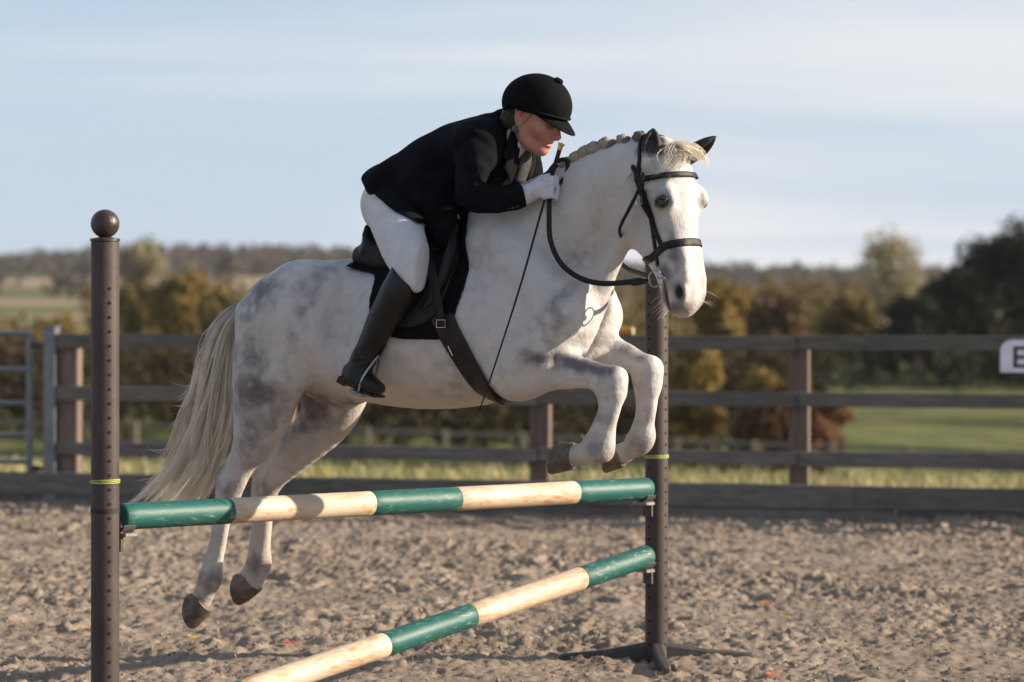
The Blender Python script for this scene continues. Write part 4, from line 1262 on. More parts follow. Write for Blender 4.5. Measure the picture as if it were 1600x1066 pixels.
# knee rolls, girth straps, stirrup leathers and irons on both sides
for sgn in (-1, 1):
    def S(q):
        q = np.array(q, float)
        if sgn > 0: q[..., 1] *= -1
        return q
    m_ = MB()
    pts = catmull(np.array([S(hz(u, v, l)[0]) for (u, v, l) in ((712, 352, -.12), (704, 390, -.245), (692, 430, -.285), (672, 470, -.305), (645, 500, -.31))]), 5)
    m_.tube([hwv(p) for p in pts], list(np.interp(np.linspace(0, 1, len(pts)), [0, .3, .8, 1], [.010, .020, .017, .006])), n=10)
    m_.build('knee_roll', leather, SAD, smooth=True, angle=180)
    m_ = MB()
    pts = catmull(np.array([S(hz(u, v, l)[0]) for (u, v, l) in ((668, 390, -.20), (676, 430, -.30), (683, 470, -.316), (690, 512, -.318))]), 5)
    m_.tube([hwv(p) for p in pts], .020, n=10, flat=((LF[0], LF[1], 0), .22))
    m_.build('girth_strap', leather, SAD, smooth=True, angle=60)
    m_ = MB()
    pts = catmull(np.array([S(hz(u, v, l)[0]) for (u, v, l) in ((655, 392, -.17), (640, 430, -.31), (622, 480, -.325), (602, 530, -.335), (590, 556, -.345))]), 5)
    m_.tube([hwv(p) for p in pts], .0135, n=8, flat=((LF[0], LF[1], 0), .2))
    lth = m_.build('stirrup_leather', leather, SAD, smooth=True, angle=60)
    # buckle at the girth strap end
    m_ = MB(); c = S(hz(689, 506, -.330)[0])
    q = [c + S(np.array([dx, 0, dz])) for dx, dz in ((-.018, -.014), (.018, -.014), (.018, .014), (-.018, .014), (-.018, -.014))]
    m_.tube([hwv(p) for p in q], .0024, n=6)
    m_.build('buckle', steel, SAD, smooth=True, angle=60)
# girth: a band right round the chest
ga, gb = hz(692, 498, -.30)[0], hz(783, 626, -.10)[0]
gd = np.array([gb[0] - ga[0], 0, gb[2] - ga[2]]); gn = np.array([-gd[2], 0, gd[0]])
gslab = slab(ga, gn, .043)
gtop = ga[2]
g = shell('girth', (-.05, -.40, .95), (.42, .40, 1.56), .0055, .003, .017, lambda X, Y, Z: np.maximum(gslab(X, Y, Z), Z - gtop - .02), leather_brown, SAD)
m_ = MB()
q0, q1 = hz(700, 541, -.335)[0], hz(707, 556, -.335)[0]
m_.tube([hwv(q0), hwv(q1)], .0022, n=6); m_.build('keeper', steel, g, smooth=True)
# D ring at the pommel
m_ = MB(); c = hz(712, 342, -.075)[0]
m_.tube([hwv(c + np.array([.016 * math.cos(a), -.004, .019 * math.sin(a)])) for a in np.linspace(0, 2 * math.pi, 15)], .0022, n=6)
m_.build('dee_ring', steel, SAD, smooth=True)

# stirrup irons hang from the leathers, the rider's feet stand in them
IRON = {}
def stirrup(sgn):
    def S(q):
        q = np.array(q, float)
        if sgn > 0: q[..., 1] *= -1
        return hwv(q)
    root = empty('stirrup_iron', S(hz(560, 606, -.345)[0]))
    c0 = hz(548, 606, -.36)[0]; c1 = hz(586, 622, -.36)[0]
    m_ = MB()
    # the bow: from one end of the tread up to the eye and down again
    e0 = hz(560, 612, -.405)[0]; e1 = hz(572, 616, -.300)[0]; top = hz(592, 556, -.348)[0]
    bow = catmull(np.array([e0, e0 * .6 + top * .4 + np.array([0, -.028, 0]), e0 * .2 + top * .8 + np.array([0, -.018, 0]), top, e1 * .2 + top * .8 + np.array([0, .018, 0]), e1 * .6 + top * .4 + np.array([0, .024, 0]), e1]), 6)
    m_.tube([S(p) for p in bow], .0048, n=8)
    m_.build('bow', pmat('stirrup_steel', (.34, .34, .34), .3, metallic=1.0, var=.1), root, smooth=True, angle=180)
    m_ = MB()
    ctr = (e0 + e1) / 2; d = c1 - c0; d /= np.linalg.norm(d); n = np.cross(d, np.array([0, 1, 0])); n /= np.linalg.norm(n)
    A = [ctr + d * a * .027 + np.array([0, b * .056, 0]) + n * c_ * .006 for c_ in (-1, 1) for b in (-1, 1) for a in (-1, 1)]
    m_.add([S(p) for p in A], [(0, 2, 3, 1), (4, 5, 7, 6), (0, 1, 5, 4), (2, 6, 7, 3), (0, 4, 6, 2), (1, 3, 7, 5)])
    m_.build('tread', pmat('stirrup_tread', (.30, .30, .30), .5, var=.2, scale=60, bump=.6, bscale=200), root)
    return root
tag(stirrup(-1), 'steel stirrup iron under the rider\'s black boot', 'stirrup')

# bridle: every strap lies on the head
BR = empty('bridle', hwv(hdw(.30, -.08, 0)))
tag(BR, 'black leather bridle buckled on the grey horse\'s head', 'bridle')
hlo = (hp + np.array([-.42, -.32, -.68])); hhi = (hp + np.array([.30, .30, .08]))
ha_, hax_ = local_field(hlo, hhi, .0042)
hX, hY, hZ = hax_[0][:, None, None], hax_[1][None, :, None], hax_[2][None, None, :]
dX, dY, dZ = hX - hp[0], hY - hp[1], hZ - hp[2]
HX = dX * HR[0, 0] + dY * HR[1, 0] + dZ * HR[2, 0]
HY = dX * HR[0, 1] + dY * HR[1, 1] + dZ * HR[2, 1]
HZ = dX * HR[0, 2] + dY * HR[1, 2] + dZ * HR[2, 2]
def hstrap(name, mask, t0=-.001, t1=.0065, mat=None):
    f = np.maximum(np.maximum(ha_ - t1, t0 - ha_), mask)
    V, F = nets(f.astype(np.float32), hax_, 1)
    if len(V) == 0: print('EMPTY', name); return None
    return link(name, mesh_np(name, hw(V), F), mat or leather, BR)
def hseg(pts, half, ysign=None):
    """distance to a poly-line strap running over the side of the head, given in (h, n)"""
    out = None
    for a, b in zip(pts[:-1], pts[1:]):
        a = hd(a[0], a[1]); b = hd(b[0], b[1])
        e = (b[0] - a[0], b[2] - a[2])
        t = np.clip(((HX - a[0]) * e[0] + (HZ - a[2]) * e[1]) / (e[0] ** 2 + e[1] ** 2), 0, 1)
        d = np.sqrt((HX - a[0] - t * e[0]) ** 2 + (HZ - a[2] - t * e[1]) ** 2) - half
        out = d if out is None else np.minimum(out, d)
    return out
on = np.where(HX > -.40, -1.0, 1.0)
hstrap('noseband', np.maximum(hseg([(.375, .05), (.388, -.06), (.418, -.15), (.428, -.26)], .0145), HX * 0 - 1), t1=.0075)
hstrap('browband', np.maximum(hseg([(.118, .06), (.117, -.04), (.115, -.125)], .0105), -HX - .150), t1=.010)
for sg_ in (-1, 1): hstrap('cheekpiece', np.maximum(-sg_ * HY, hseg([(.060, -.135), (.115, -.118), (.25, -.115), (.36, -.118), (.450, -.118)], .0095)), t1=.0065)
for sg_ in (-1, 1): hstrap('noseband_strap', np.maximum(-sg_ * HY, hseg([(.10, -.128), (.22, -.112), (.32, -.092), (.382, -.072)], .0075)), t1=.0095)
hstrap('headpiece', np.maximum(hseg([(-.06, -.098), (.03, -.104), (.085, -.118)], .0095), -HX - .25), t1=.0075)
# throat lash hangs loosely from the headpiece round the throat
for sgn in (-1, 1):
    q = [hz(1006, 270, -.190)[0], hz(998, 296, -.200)[0], hz(984, 325, -.195)[0], hz(972, 348, -.175)[0], hz(968, 361, -.140)[0], hz(973, 371, -.085)[0]]
    if sgn > 0:      # the same strap mirrored across the head's own middle plane
        q = [HR @ (np.array([1, -1, 1]) * ((p - hp) @ HR)) + hp for p in q]
    else: q.append(HR @ (np.array([1, 0, 1]) * ((q[-1] - hp) @ HR)) + hp)
    pts = catmull(np.array(q), 5)
    m_ = MB(); m_.tube([hwv(p) for p in pts], .0065, n=8)
    m_.build('throat_lash', leather, BR, smooth=True, angle=180)
m_ = MB()
c = hdw(.20, -.113, -.108)
m_.tube([hwv(c + HR @ np.array([a, 0, b])) for a, b in ((-.013, -.012), (.013, -.012), (.013, .012), (-.013, .012), (-.013, -.012))], .0022, n=6)
m_.build('buckle', steel, BR, smooth=True)
# bit rings and mouthpiece
for sgn in (-1, 1):
    c = hdw(.505, -.122, sgn * .073)
    bit = MB()
    bit.tube([hwv(c + HR @ np.array([.026 * math.cos(a) + .006, sgn * -.004 * math.cos(a), .029 * math.sin(a)])) for a in np.linspace(0, 2 * math.pi, 25)], .0030, n=8)
    o = bit.build('bit_ring', steel, BR, smooth=True, angle=180)
    k_ = MB()
    k_.tube([hwv(c + HR @ np.array([.034, 0, -.048])), hwv(c + HR @ np.array([.036, 0, -.02])), hwv(c + HR @ np.array([.036, 0, .02])), hwv(c + HR @ np.array([.030, 0, .045]))], [.003, .0055, .0055, .003], n=8)
    k_.lathe([(.0, -.011), (.009, -.007), (.011, 0), (.009, .007), (0, .011)], hwv(c + HR @ np.array([.036, 0, .004])), n=12)
    k_.build('cheek_bar', steel, o, smooth=True, angle=180)
m_ = MB(); m_.tube([hwv(hdw(.505, -.095, -.08)), hwv(hdw(.508, -.088, -.03)), hwv(hdw(.508, -.088, .03)), hwv(hdw(.505, -.095, .08))], .007, n=8)
m_.build('mouthpiece', steel, BR, smooth=True, angle=180)
# reins
ringN = hdw(.505, -.144, -.076); ringF = hdw(.505, -.144, .076)
HANDN = hz(856, 292, -.150)[0]
pts = catmull(np.array([ringN, hz(1006, 440, -.205)[0], hz(985, 441, -.205)[0], hz(940, 443, -.20)[0], hz(905, 434, -.20)[0], hz(876, 411, -.205)[0], hz(860, 375, -.20)[0], hz(858, 335, -.19)[0], HANDN + np.array([.006, 0, -.02]), HANDN + np.array([.004, .0, .03])]), 7)
m_ = MB(); m_.tube([hwv(p) for p in pts], [.0035] * 4 + [.0105] * (len(pts) - 4), n=10, flat=((LF[0], LF[1], 0), .55))
m_.build('rein', leather, BR, smooth=True, angle=180)
m_ = MB(); p0 = hz(1003, 440, -.205)[0]
m_.tube([hwv(hz(1008, 439.5, -.205)[0]), hwv(hz(1001, 440, -.206)[0]), hwv(hz(990, 441, -.206)[0]), hwv(hz(984, 441, -.206)[0])], [.004, .015, .0145, .010], n=10, flat=((LF[0], LF[1], 0), .6))
m_.build('rein_billet', leather, BR, smooth=True, angle=180)
pts = catmull(np.array([ringF, hdw(.50, -.20, .085), hz(1002, 428, .10)[0], hz(977, 418, .12)[0], hz(964, 398, .13)[0], hz(968, 378, .13)[0], hz(968, 350, .12)[0], hz(930, 310, .15)[0], hz(890, 285, .14)[0]]), 6)
m_ = MB(); m_.tube([hwv(p) for p in pts], .0095, n=10, flat=((LF[0], LF[1], 0), .55))
m_.build('rein', leather, BR, smooth=True, angle=180)
# slack of the reins over the crest between the hands
pts = catmull(np.array([HANDN + np.array([.0, 0, .03]), hz(858, 268, -.13)[0], hz(872, 252, -.10)[0], hz(884, 250, -.09)[0], hz(887, 262, -.085)[0], hz(880, 280, -.10)[0], hz(868, 292, -.13)[0]]), 6)
m_ = MB(); m_.tube([hwv(p) for p in pts], .0085, n=10, flat=((LF[0], LF[1], 0), .5))
m_.build('rein_slack', leather, BR, smooth=True, angle=180)
pts = catmull(np.array([HANDN + np.array([-.02, 0, .02]), hz(848, 276, -.12)[0], hz(868, 262, -.06)[0], hz(884, 258, 0)[0], hz(900, 270, .08)[0], hz(895, 285, .14)[0]]), 6)
m_ = MB(); m_.tube([hwv(p) for p in pts], .007, n=8)
m_.build('rein_slack', leather, BR, smooth=True, angle=180)
# ------------------------------------------------------------------ the rider
cloth_black = pmat('black_wool', (.0085, .0085, .0110), .85, var=.25, scale=14, bump=.3, bscale=420, sheen=.0, spec=.05)
cloth_white = pmat('white_breeches', (.60, .585, .605), .75, var=.06, scale=12, bump=.2, bscale=380, sheen=.2)
skin = pmat('rider_skin', (.46, .235, .18), .5, col2=(.50, .16, .125), scale=16, bump=.15, bscale=260, thresh=(.4, .75))
glove_m = pmat('white_glove', (.62, .60, .66), .8, var=.06, scale=40, bump=.35, bscale=300)
boot_m = pmat('black_boot_leather', (.009, .0085, .0085), .38, var=.3, scale=12, bump=.3, bscale=45, spec=.35)
velvet = pmat('black_velvet', (.006, .006, .007), .85, var=.2, scale=30, bump=.2, bscale=500, sheen=.0, spec=.08)
PERSON = empty('person', hwv(hz(620, 380, 0)[0]))
tag(PERSON, 'rider in black jacket, white breeches and black helmet crouching forward over the horse', 'person')

def mir(r):
    r = np.array(r, float); r[:, 1] *= -1; return r
pel = rows((603, 318, 0, 40, 1.25), (628, 296, 0, 46, 1.15), (668, 268, 0, 50, 1.05), (712, 246, 0, 51, 1.15), (748, 230, 0, 46, 1.45), (770, 216, 0, 34, 1.5), (788, 205, 0, 21, 1.1))
arm_n = rows((748, 232, -.165, 27), (738, 268, -.235, 25), (737, 302, -.262, 23), (760, 312, -.245, 22), (800, 309, -.20, 18), (824, 303, -.170, 14))
thigh_n = rows((610, 322, -.07, 39, 1.0), (618, 345, -.17, 41, .9), (630, 382, -.27, 39, .8), (642, 412, -.32, 34, .8), (646, 430, -.335, 28, .85))
calf_n = rows((638, 428, -.34, 26, .9), (620, 462, -.352, 27, .85), (596, 505, -.355, 23, .85), (576, 542, -.36, 17, .9), (568, 562, -.36, 16, 1.0))

body = Shape()
def torso(sh, g):
    sh.sweep(pel, k=.03, sub=4, grow=g)
torso(body, -.026)
for a in (arm_n, mir(arm_n)): body.sweep(a, k=.03, grow=-.020)
for a in (thigh_n, mir(thigh_n)): body.sweep(a, k=.03, grow=-.038)
for a in (calf_n, mir(calf_n)): body.sweep(a, k=.02, grow=-.018)
# neck and head; face frame: x forward out of the face, z up through the crown
fyaw = rad(4); fpit = rad(23)
fc = hz(840, 184, -.01)[0]
fx_ = np.array([math.cos(fyaw), -math.sin(fyaw), 0]); fl_ = np.array([math.sin(fyaw), math.cos(fyaw), 0])
fex = fx_ * math.cos(fpit) - up * math.sin(fpit)
fez = fx_ * math.sin(fpit) + up * math.cos(fpit)
FR = np.stack([fex, fl_, fez], 1); FFm = (FR, fc)
def fp(x, y, z): return FR @ np.array([x, y, z]) + fc
body.sweep([(*hz(780, 210, 0)[0], .062, 1.0), (*hz(805, 205, 0)[0], .056, 1), (*fp(-.03, 0, -.07), .055, 1.0)], k=.03)
body.ell((-.012, 0, .015), (.100, .076, .105), k=.02, frame=FFm)                       # skull
body.sweep([(.045, 0, -.01, .050, 1.15), (.048, 0, -.05, .045, 1.1), (.052, 0, -.088, .030, 1.05)], k=.03, frame=FFm)   # face
body.sweep([(-.02, -.055, -.04, .022, 1), (.0, -.050, -.085, .018, 1), (.045, -.025, -.108, .017, 1), (.060, 0, -.112, .019, 1), (.045, .025, -.108, .017, 1), (.0, .050, -.085, .018, 1), (-.02, .055, -.04, .022, 1)], k=.03, frame=FFm)  # jaw
body.sweep([(.088, 0, .010, .009, 1.2), (.104, 0, -.018, .010, 1.1), (.112, 0, -.036, .0125, 1.25)], k=.012, frame=FFm)   # nose
body.ell((.101, 0, -.047), (.012, .017, .007), k=.008, frame=FFm)                      # nostril wings
body.sweep([(.080, -.032, .016, .009, 1), (.093, -.012, .019, .009, 1), (.093, .012, .019, .009, 1), (.080, .032, .016, .009, 1)], k=.015, frame=FFm)  # brow
body.sweep([(.080, -.022, -.067, .0065, 1), (.093, 0, -.064, .0075, 1), (.080, .022, -.067, .0065, 1)], k=.008, frame=FFm)   # upper lip
body.sweep([(.078, -.020, -.079, .0065, 1), (.089, 0, -.080, .0085, 1), (.078, .020, -.079, .0065, 1)], k=.008, frame=FFm)   # lower lip
body.sweep([(.078, -.024, -.0725, .0018, 1), (.097, 0, -.072, .0025, 1), (.078, .024, -.0725, .0018, 1)], k=.005, op='sub', frame=FFm)
body.ell((.068, 0, -.104), (.020, .022, .016), k=.015, frame=FFm)                      # chin
for sgn in (-1, 1):
    body.ell((.055, sgn * .048, -.028), (.026, .018, .022), k=.02, frame=FFm)          # cheek bone
    body.ell((.083, sgn * .031, .000), (.014, .013, .009), k=.012, op='sub', frame=FFm)   # eye socket
    body.ell((.077, sgn * .030, .000), (.011, .012, .010), k=.006, frame=FFm)          # eyeball under lids
    body.sweep([(-.030, sgn * .076, -.042, .008, .6), (-.038, sgn * .082, -.015, .012, .55), (-.034, sgn * .082, .008, .012, .5)], k=.008, frame=FFm)  # ear
    body.ell((-.030, sgn * .089, -.012), (.007, .006, .015), k=.006, op='sub', frame=FFm)
# hands inside the gloves
body.sweep([(*hz(824, 303, -.170)[0], .02, 1), (*hz(845, 296, -.160)[0], .02, 1)], k=.01)
q_ = hz(824, 303, -.170)[0] * np.array([1, -1, 1]); r_ = hz(845, 296, -.155)[0] * np.array([1, -1, 1])
body.sweep([(*q_, .02, 1), (*r_, .02, 1)], k=.01)
ba, bax = body.field((-.42, -.48, .85), (.62, .48, 2.45), .0085)
bV, bF = nets(ba, bax, 1)
# finer head
fa, fax = body.field(fc + np.array([-.17, -.13, -.19]), fc + np.array([.16, .13, .14]), .0028)
cutz = lambda V: None
kV, kF = nets(fa, fax, 1)
body_me = mesh_np('person_body', hw(bV), bF)
# one mesh: drop the coarse head inside the fine box, keep the fine one (they meet inside the collar)
def in_box(V, lo, hi, m=0.0):
    return ((V > lo + m) & (V < hi - m)).all(1)
lo_, hi_ = fc + np.array([-.17, -.13, -.19]), fc + np.array([.16, .13, .14])
keep = ~in_box(bV[bF].mean(1), lo_, hi_, .016)
kk = ~((kV[kF].min(1) < lo_ + .004).any(1) | (kV[kF].max(1) > hi_ - .004).any(1))
V_ = np.concatenate([bV, kV]); F_ = np.concatenate([bF[keep], kF[kk] + len(bV)])
used = np.zeros(len(V_), bool); used[F_.ravel()] = True
ren = np.cumsum(used) - 1
V_ = V_[used]; F_ = ren[F_]
body_me = mesh_np('person_body', hw(V_), F_)
fl_loc = (V_ - fc) @ FR
def fblob(x, y, z, r, amp): return amp * np.exp(-(((fl_loc - np.array([x, y, z])) ** 2).sum(1)) / r ** 2)
lip = np.maximum(fblob(.092, 0, -.066, .015, 1), fblob(.088, 0, -.080, .016, 1)); lip = np.maximum(lip, fblob(.083, -.014, -.073, .011, .9))
flush = np.maximum.reduce([fblob(.06, -.05, -.045, .03, .9), fblob(.06, .05, -.045, .03, .9), fblob(.112, 0, -.036, .02, .8), fblob(-.034, -.082, -.012, .03, .8), fblob(.06, 0, -.11, .03, .5)])
eye_a = np.maximum(fblob(.088, -.031, .000, .009, 1.4), fblob(.088, .031, .000, .009, 1.4))
set_attr(body_me, 'lip', np.clip(lip, 0, 1)); set_attr(body_me, 'flush', np.clip(flush, 0, 1)); set_attr(body_me, 'eye', np.clip(eye_a, 0, 1))
def skin_material():
    m = bpy.data.materials.new('skin'); m.use_nodes = True
    nt = m.node_tree; L = nt.links; b = nt.nodes['Principled BSDF']
    tc = nd(nt, 'ShaderNodeTexCoord')
    n = nd(nt, 'ShaderNodeTexNoise', Scale=60.0, Detail=5.0); L.new(tc.outputs['Object'], n.inputs['Vector'])
    c0 = nd(nt, 'ShaderNodeMixRGB'); c0.inputs['Color1'].default_value = (.56, .28, .205, 1); c0.inputs['Color2'].default_value = (.46, .17, .125, 1); L.new(n.outputs['Fac'], c0.inputs['Fac'])
    prev = c0
    for at, col, am in (('flush', (.50, .17, .13), .5), ('lip', (.42, .10, .10), .9), ('eye', (.03, .02, .02), .9)):
        a = nd(nt, 'ShaderNodeAttribute', _attribute_name=at)
        mm = nd(nt, 'ShaderNodeMath', _operation='MULTIPLY'); mm.inputs[1].default_value = am; L.new(a.outputs['Fac'], mm.inputs[0])
        c = nd(nt, 'ShaderNodeMixRGB'); c.inputs['Color2'].default_value = (*col, 1)
        L.new(mm.outputs[0], c.inputs['Fac']); L.new(prev.outputs[0], c.inputs['Color1']); prev = c
    L.new(prev.outputs[0], b.inputs['Base Color'])
    b.inputs['Roughness'].default_value = .48
    b.inputs['Subsurface Weight'].default_value = .15
    b.inputs['Subsurface Radius'].default_value = (.02, .008, .005)
    b.inputs['Subsurface Scale'].default_value = .3
    bp = nd(nt, 'ShaderNodeBump', Strength=.2, Distance=.002); L.new(n.outputs['Fac'], bp.inputs['Height']); L.new(bp.outputs[0], b.inputs['Normal'])
    return m
link('body', body_me, skin_material(), PERSON)

def implicit(name, sh, lo, hi, h, mat, parent, post=None, relax=1):
    a, ax = sh.field(lo, hi, h)
    if post is not None:
        X, Y, Z = ax[0][:, None, None], ax[1][None, :, None], ax[2][None, None, :]
        a = post(a, X, Y, Z).astype(np.float32)
    V, F = nets(a, ax, relax)
    if len(V) == 0: print('EMPTY', name); return None
    return link(name, mesh_np(name, hw(V), F), mat, parent)

# breeches
br = Shape()
br.sweep(rows((606, 322, 0, 36, 1.25), (624, 300, 0, 42, 1.2)), k=.03)
for a in (thigh_n, mir(thigh_n)): br.sweep(a, k=.04, grow=.001)
br.ell(hz(596, 320, -.07)[0], (.062, .075, .085), k=.05); br.ell(hz(596, 320, -.07)[0] * np.array([1, -1, 1]), (.062, .075, .085), k=.05)
def wrinkle(a, X, Y, Z, amp=.0015, sc=60):
    return a + amp * np.sin(X * sc * .7 + 1.7 * np.sin(Z * sc * .31) + Y * 11) * np.sin(Z * sc + 2.1 * np.sin(X * sc * .23 + Y * 9))
kf = hz(608, 384, -.36)[0]
def knee_folds(X, Y, Z):
    w = np.exp(-(((X - kf[0]) / .07) ** 2 + ((Z - kf[2]) / .075) ** 2))
    return .0045 * w * (.5 + .5 * np.sin((Z * 1.0 + X * .12) * 190 + 1.5 * np.sin(X * 40)))
implicit('breeches', br, (-.40, -.50, 1.35), (.12, .50, 2.05), .006, cloth_white, PERSON, post=lambda a, X, Y, Z: wrinkle(a, X, Y, Z, .0012, 45) + knee_folds(X, Y, Z), relax=2)

# boots
for nm, sgn in (('near', 1), ('far', -1)):
    bt = Shape()
    def S(r):
        r = np.array(r, float)
        if sgn < 0: r[:, 1] *= -1
        return r
    bt.sweep(S(calf_n), k=.02, grow=.005)
    bt.sweep(S(rows((568, 560, -.36, 18, .95), (559, 578, -.36, 19, .9), (556, 590, -.36, 17, .9))), k=.02)
    bt.sweep(S(rows((553, 585, -.36, 15, 1.0), (566, 592, -.366, 16, 1.15), (580, 601, -.372, 14, 1.35), (590, 607, -.376, 11, 1.5))), k=.025)
    bt.sweep(S(rows((545, 578, -.36, 9, 1.3), (543, 589, -.36, 9, 1.3))), k=.012)
    # ankle folds
    for (u0, v0, u1, v1) in ((560, 556, 592, 552), (558, 564, 588, 562), (557, 549, 590, 541)):
        bt.sweep(S(rows((u0, v0, -.40, 2.2), ((u0 + u1) / 2, (v0 + v1) / 2 + 2, -.412, 3.4), (u1, v1, -.40, 1.6))), k=.010, op='sub')
    topA = hz(619, 421, -.40)[0]; topB = hz(653, 456, -.40)[0]
    # the top of the boot is cut on a slant
    ta, tb = hz(616, 418, -.36)[0], hz(655, 457, -.36)[0]
    tn = np.array([-(tb[2] - ta[2]), 0, tb[0] - ta[0]]); tn = tn / np.linalg.norm(tn)
    if tn[2] < 0: tn = -tn
    def post(a, X, Y, Z, ta=ta, tn=tn):
        d = (X - ta[0]) * tn[0] + (Z - ta[2]) * tn[2]
        return np.maximum(wrinkle(a, X, Y, Z, .0009, 50), d)
    lo, hi = (-.42, -.50, .88), (.10, -.22, 1.70)
    if sgn < 0: lo, hi = (-.42, .22, .88), (.10, .50, 1.70)
    o = implicit('boot', bt, lo, hi, .0055, boot_m, PERSON, post=post, relax=2)
    # sole and heel block
    m_ = MB()
    def SS(p):
        p = np.array(p, float)
        if sgn < 0: p[1] *= -1
        return hwv(p)
    a0 = hz(536, 587, -.36)[0]; a1 = hz(548, 594, -.36)[0]
    dn = np.array([-.012, 0, -.022])
    for (pA, pB, w, th) in ((a0, a1, .032, .026),):
        q = [pA, pB, pB + dn * (th / .025), pA + dn * (th / .025)]
        A = [x + np.array([0, s * w, 0]) for s in (-1, 1) for x in q]
        m_.add([SS(x) for x in A], [(0, 1, 2, 3), (7, 6, 5, 4), (0, 4, 5, 1), (1, 5, 6, 2), (2, 6, 7, 3), (3, 7, 4, 0)])
    m_.build('heel', boot_m, o)
    m_ = MB()
    pts = [hz(u, v, -.36)[0] for (u, v) in ((548, 597), (562, 603), (577, 611), (590, 617), (598, 618))]
    wd = [.030, .032, .040, .040, .018]
    A = []
    for p, w in zip(pts, wd):
        for s in (-1, 1):
            A.append(p + np.array([0, s * w, 0])); A.append(p + np.array([0, s * w, -.009]))
    fs = []
    for i in range(len(pts) - 1):
        b_ = i * 4
        fs += [(b_, b_ + 2, b_ + 6, b_ + 4), (b_ + 1, b_ + 5, b_ + 7, b_ + 3), (b_, b_ + 4, b_ + 5, b_ + 1), (b_ + 2, b_ + 3, b_ + 7, b_ + 6)]
    fs += [(0, 1, 3, 2), (16, 18, 19, 17)]
    m_.add([SS(x) for x in A], fs)
    m_.build('sole', boot_m, o)

# jacket
jk = Shape()
torso(jk, .004)
for a in (arm_n, mir(arm_n)):
    jk.sweep(a[:-1], k=.055, grow=.003)
jk.sweep(rows((800, 309, -.20, 19, 1), (818, 306, -.176, 18.5, 1)), k=.02)
jk.sweep(mir(rows((800, 309, -.20, 19, 1), (818, 306, -.176, 18.5, 1))), k=.02)
# skirts of the jacket hang by the pommel
jk.sweep(rows((612, 292, 0, 42, 1.6), (598, 288, 0, 26, 2.0)), k=.05)
for sgn in (1, -1):
    f_ = (lambda r: np.array(r, float)) if sgn > 0 else mir
    jk.sweep(f_(rows((668, 290, -.09, 44, .9), (684, 325, -.13, 30, .9), (690, 352, -.150, 22, .8), (692, 374, -.17, 15, .7))), k=.06)
    jk.ell(hz(748, 228, -.14)[0] * np.array([1, sgn, 1]), (.075, .070, .080), k=.09)
# collar stand round the neck
jk.sweep(rows((772, 205, 0, 30, 1.2), (792, 196, 0, 24, 1.15), (800, 192, 0, 22, 1.1)), k=.02)
jk.sweep(rows((786, 178, 0, 8, 3.0), (796, 182, 0, 6, 3.0)), k=.02)
nk0 = hz(815, 196, 0)[0]
jk.sweep([(*hz(795, 200, 0)[0], .050, 1), (*hz(840, 200, 0)[0], .062, 1)], k=.008, op='sub')    # neck opening
# open front: a V from the collar to the button
jk.sweep([(*hz(812, 232, 0)[0], .028, 1.1), (*hz(806, 258, 0)[0], .020, 1.0), (*hz(796, 284, 0)[0], .008, 1.0)], k=.008, op='sub')
# folds
for pts in (((722, 250, -.30), (732, 285, -.33), (748, 318, -.30)), ((745, 240, -.30), (740, 275, -.33), (730, 300, -.32)), ((690, 235, -.25), (700, 270, -.26), (690, 310, -.26)), ((760, 292, -.30), (775, 300, -.30), (770, 318, -.28)),
            ((640, 262, -.22), (650, 290, -.24), (640, 315, -.25)), ((715, 225, -.24), (728, 245, -.27), (735, 262, -.29)), ((752, 255, -.29), (757, 285, -.29), (752, 300, -.3))):
    jk.sweep(rows(*[(u, v, l, 5.5) for u, v, l in pts]), k=.03, op='sub')
def cutj(a, X, Y, Z):
    # skirt over the seat and thigh, hem at the back, cuff at the wrist
    hem = [hs(566, 262, -.1), hs(576, 288, -.15), hs(600, 313, -.2), hs(636, 338, -.25), hs(664, 352, -.25), hs(690, 352, -.2), hs(700, 300, -.2), hs(690, 240, -.1), hs(600, 220, 0)]
    sk = np.maximum(br.field((-.40, -.46, 1.50), (.52, .46, 2.36), .0055)[0] - .013, poly2(X, Z, catmull(np.array(hem + hem[:1]), 4)) + 0 * Y)
    hh = np.maximum(.03 - np.abs(a - sk), 0) / .03
    a = np.minimum(a, sk) - hh * hh * .0075
    a = wrinkle(a, X, Y, Z, .0024, 34)
    a = a + .0022 * np.sin(Z * 95 + X * 38 + 2 * np.sin(Y * 30)) * np.clip((np.abs(Y) - .17) / .05, 0, 1)
    h0 = hz(572, 262, 0)[0]; h1 = hz(580, 292, -.1)[0]
    n = np.array([h1[2] - h0[2], 0, -(h1[0] - h0[0])]); n = n / np.linalg.norm(n)
    if n[0] > 0: n = -n
    d = (X - h0[0]) * n[0] + (Z - h0[2]) * n[2]
    a = np.maximum(a, d - .006)
    w0 = hz(819, 306, -.175)[0]
    e = hz(824, 303, -.17)[0] - hz(800, 309, -.2)[0]; e /= np.linalg.norm(e)
    arm_cut = (X - w0[0]) * e[0] + (np.abs(Y) * -1 - w0[1]) * e[1] + (Z - w0[2]) * e[2]
    near_w = np.abs(Y) > .11
    a = np.where(near_w & (Z < hz(820, 262, -.17)[0][2]), np.maximum(a, arm_cut), a)
    return a
JK = implicit('jacket', jk, (-.40, -.46, 1.50), (.52, .46, 2.36), .0055, cloth_black, PERSON, post=cutj, relax=2)
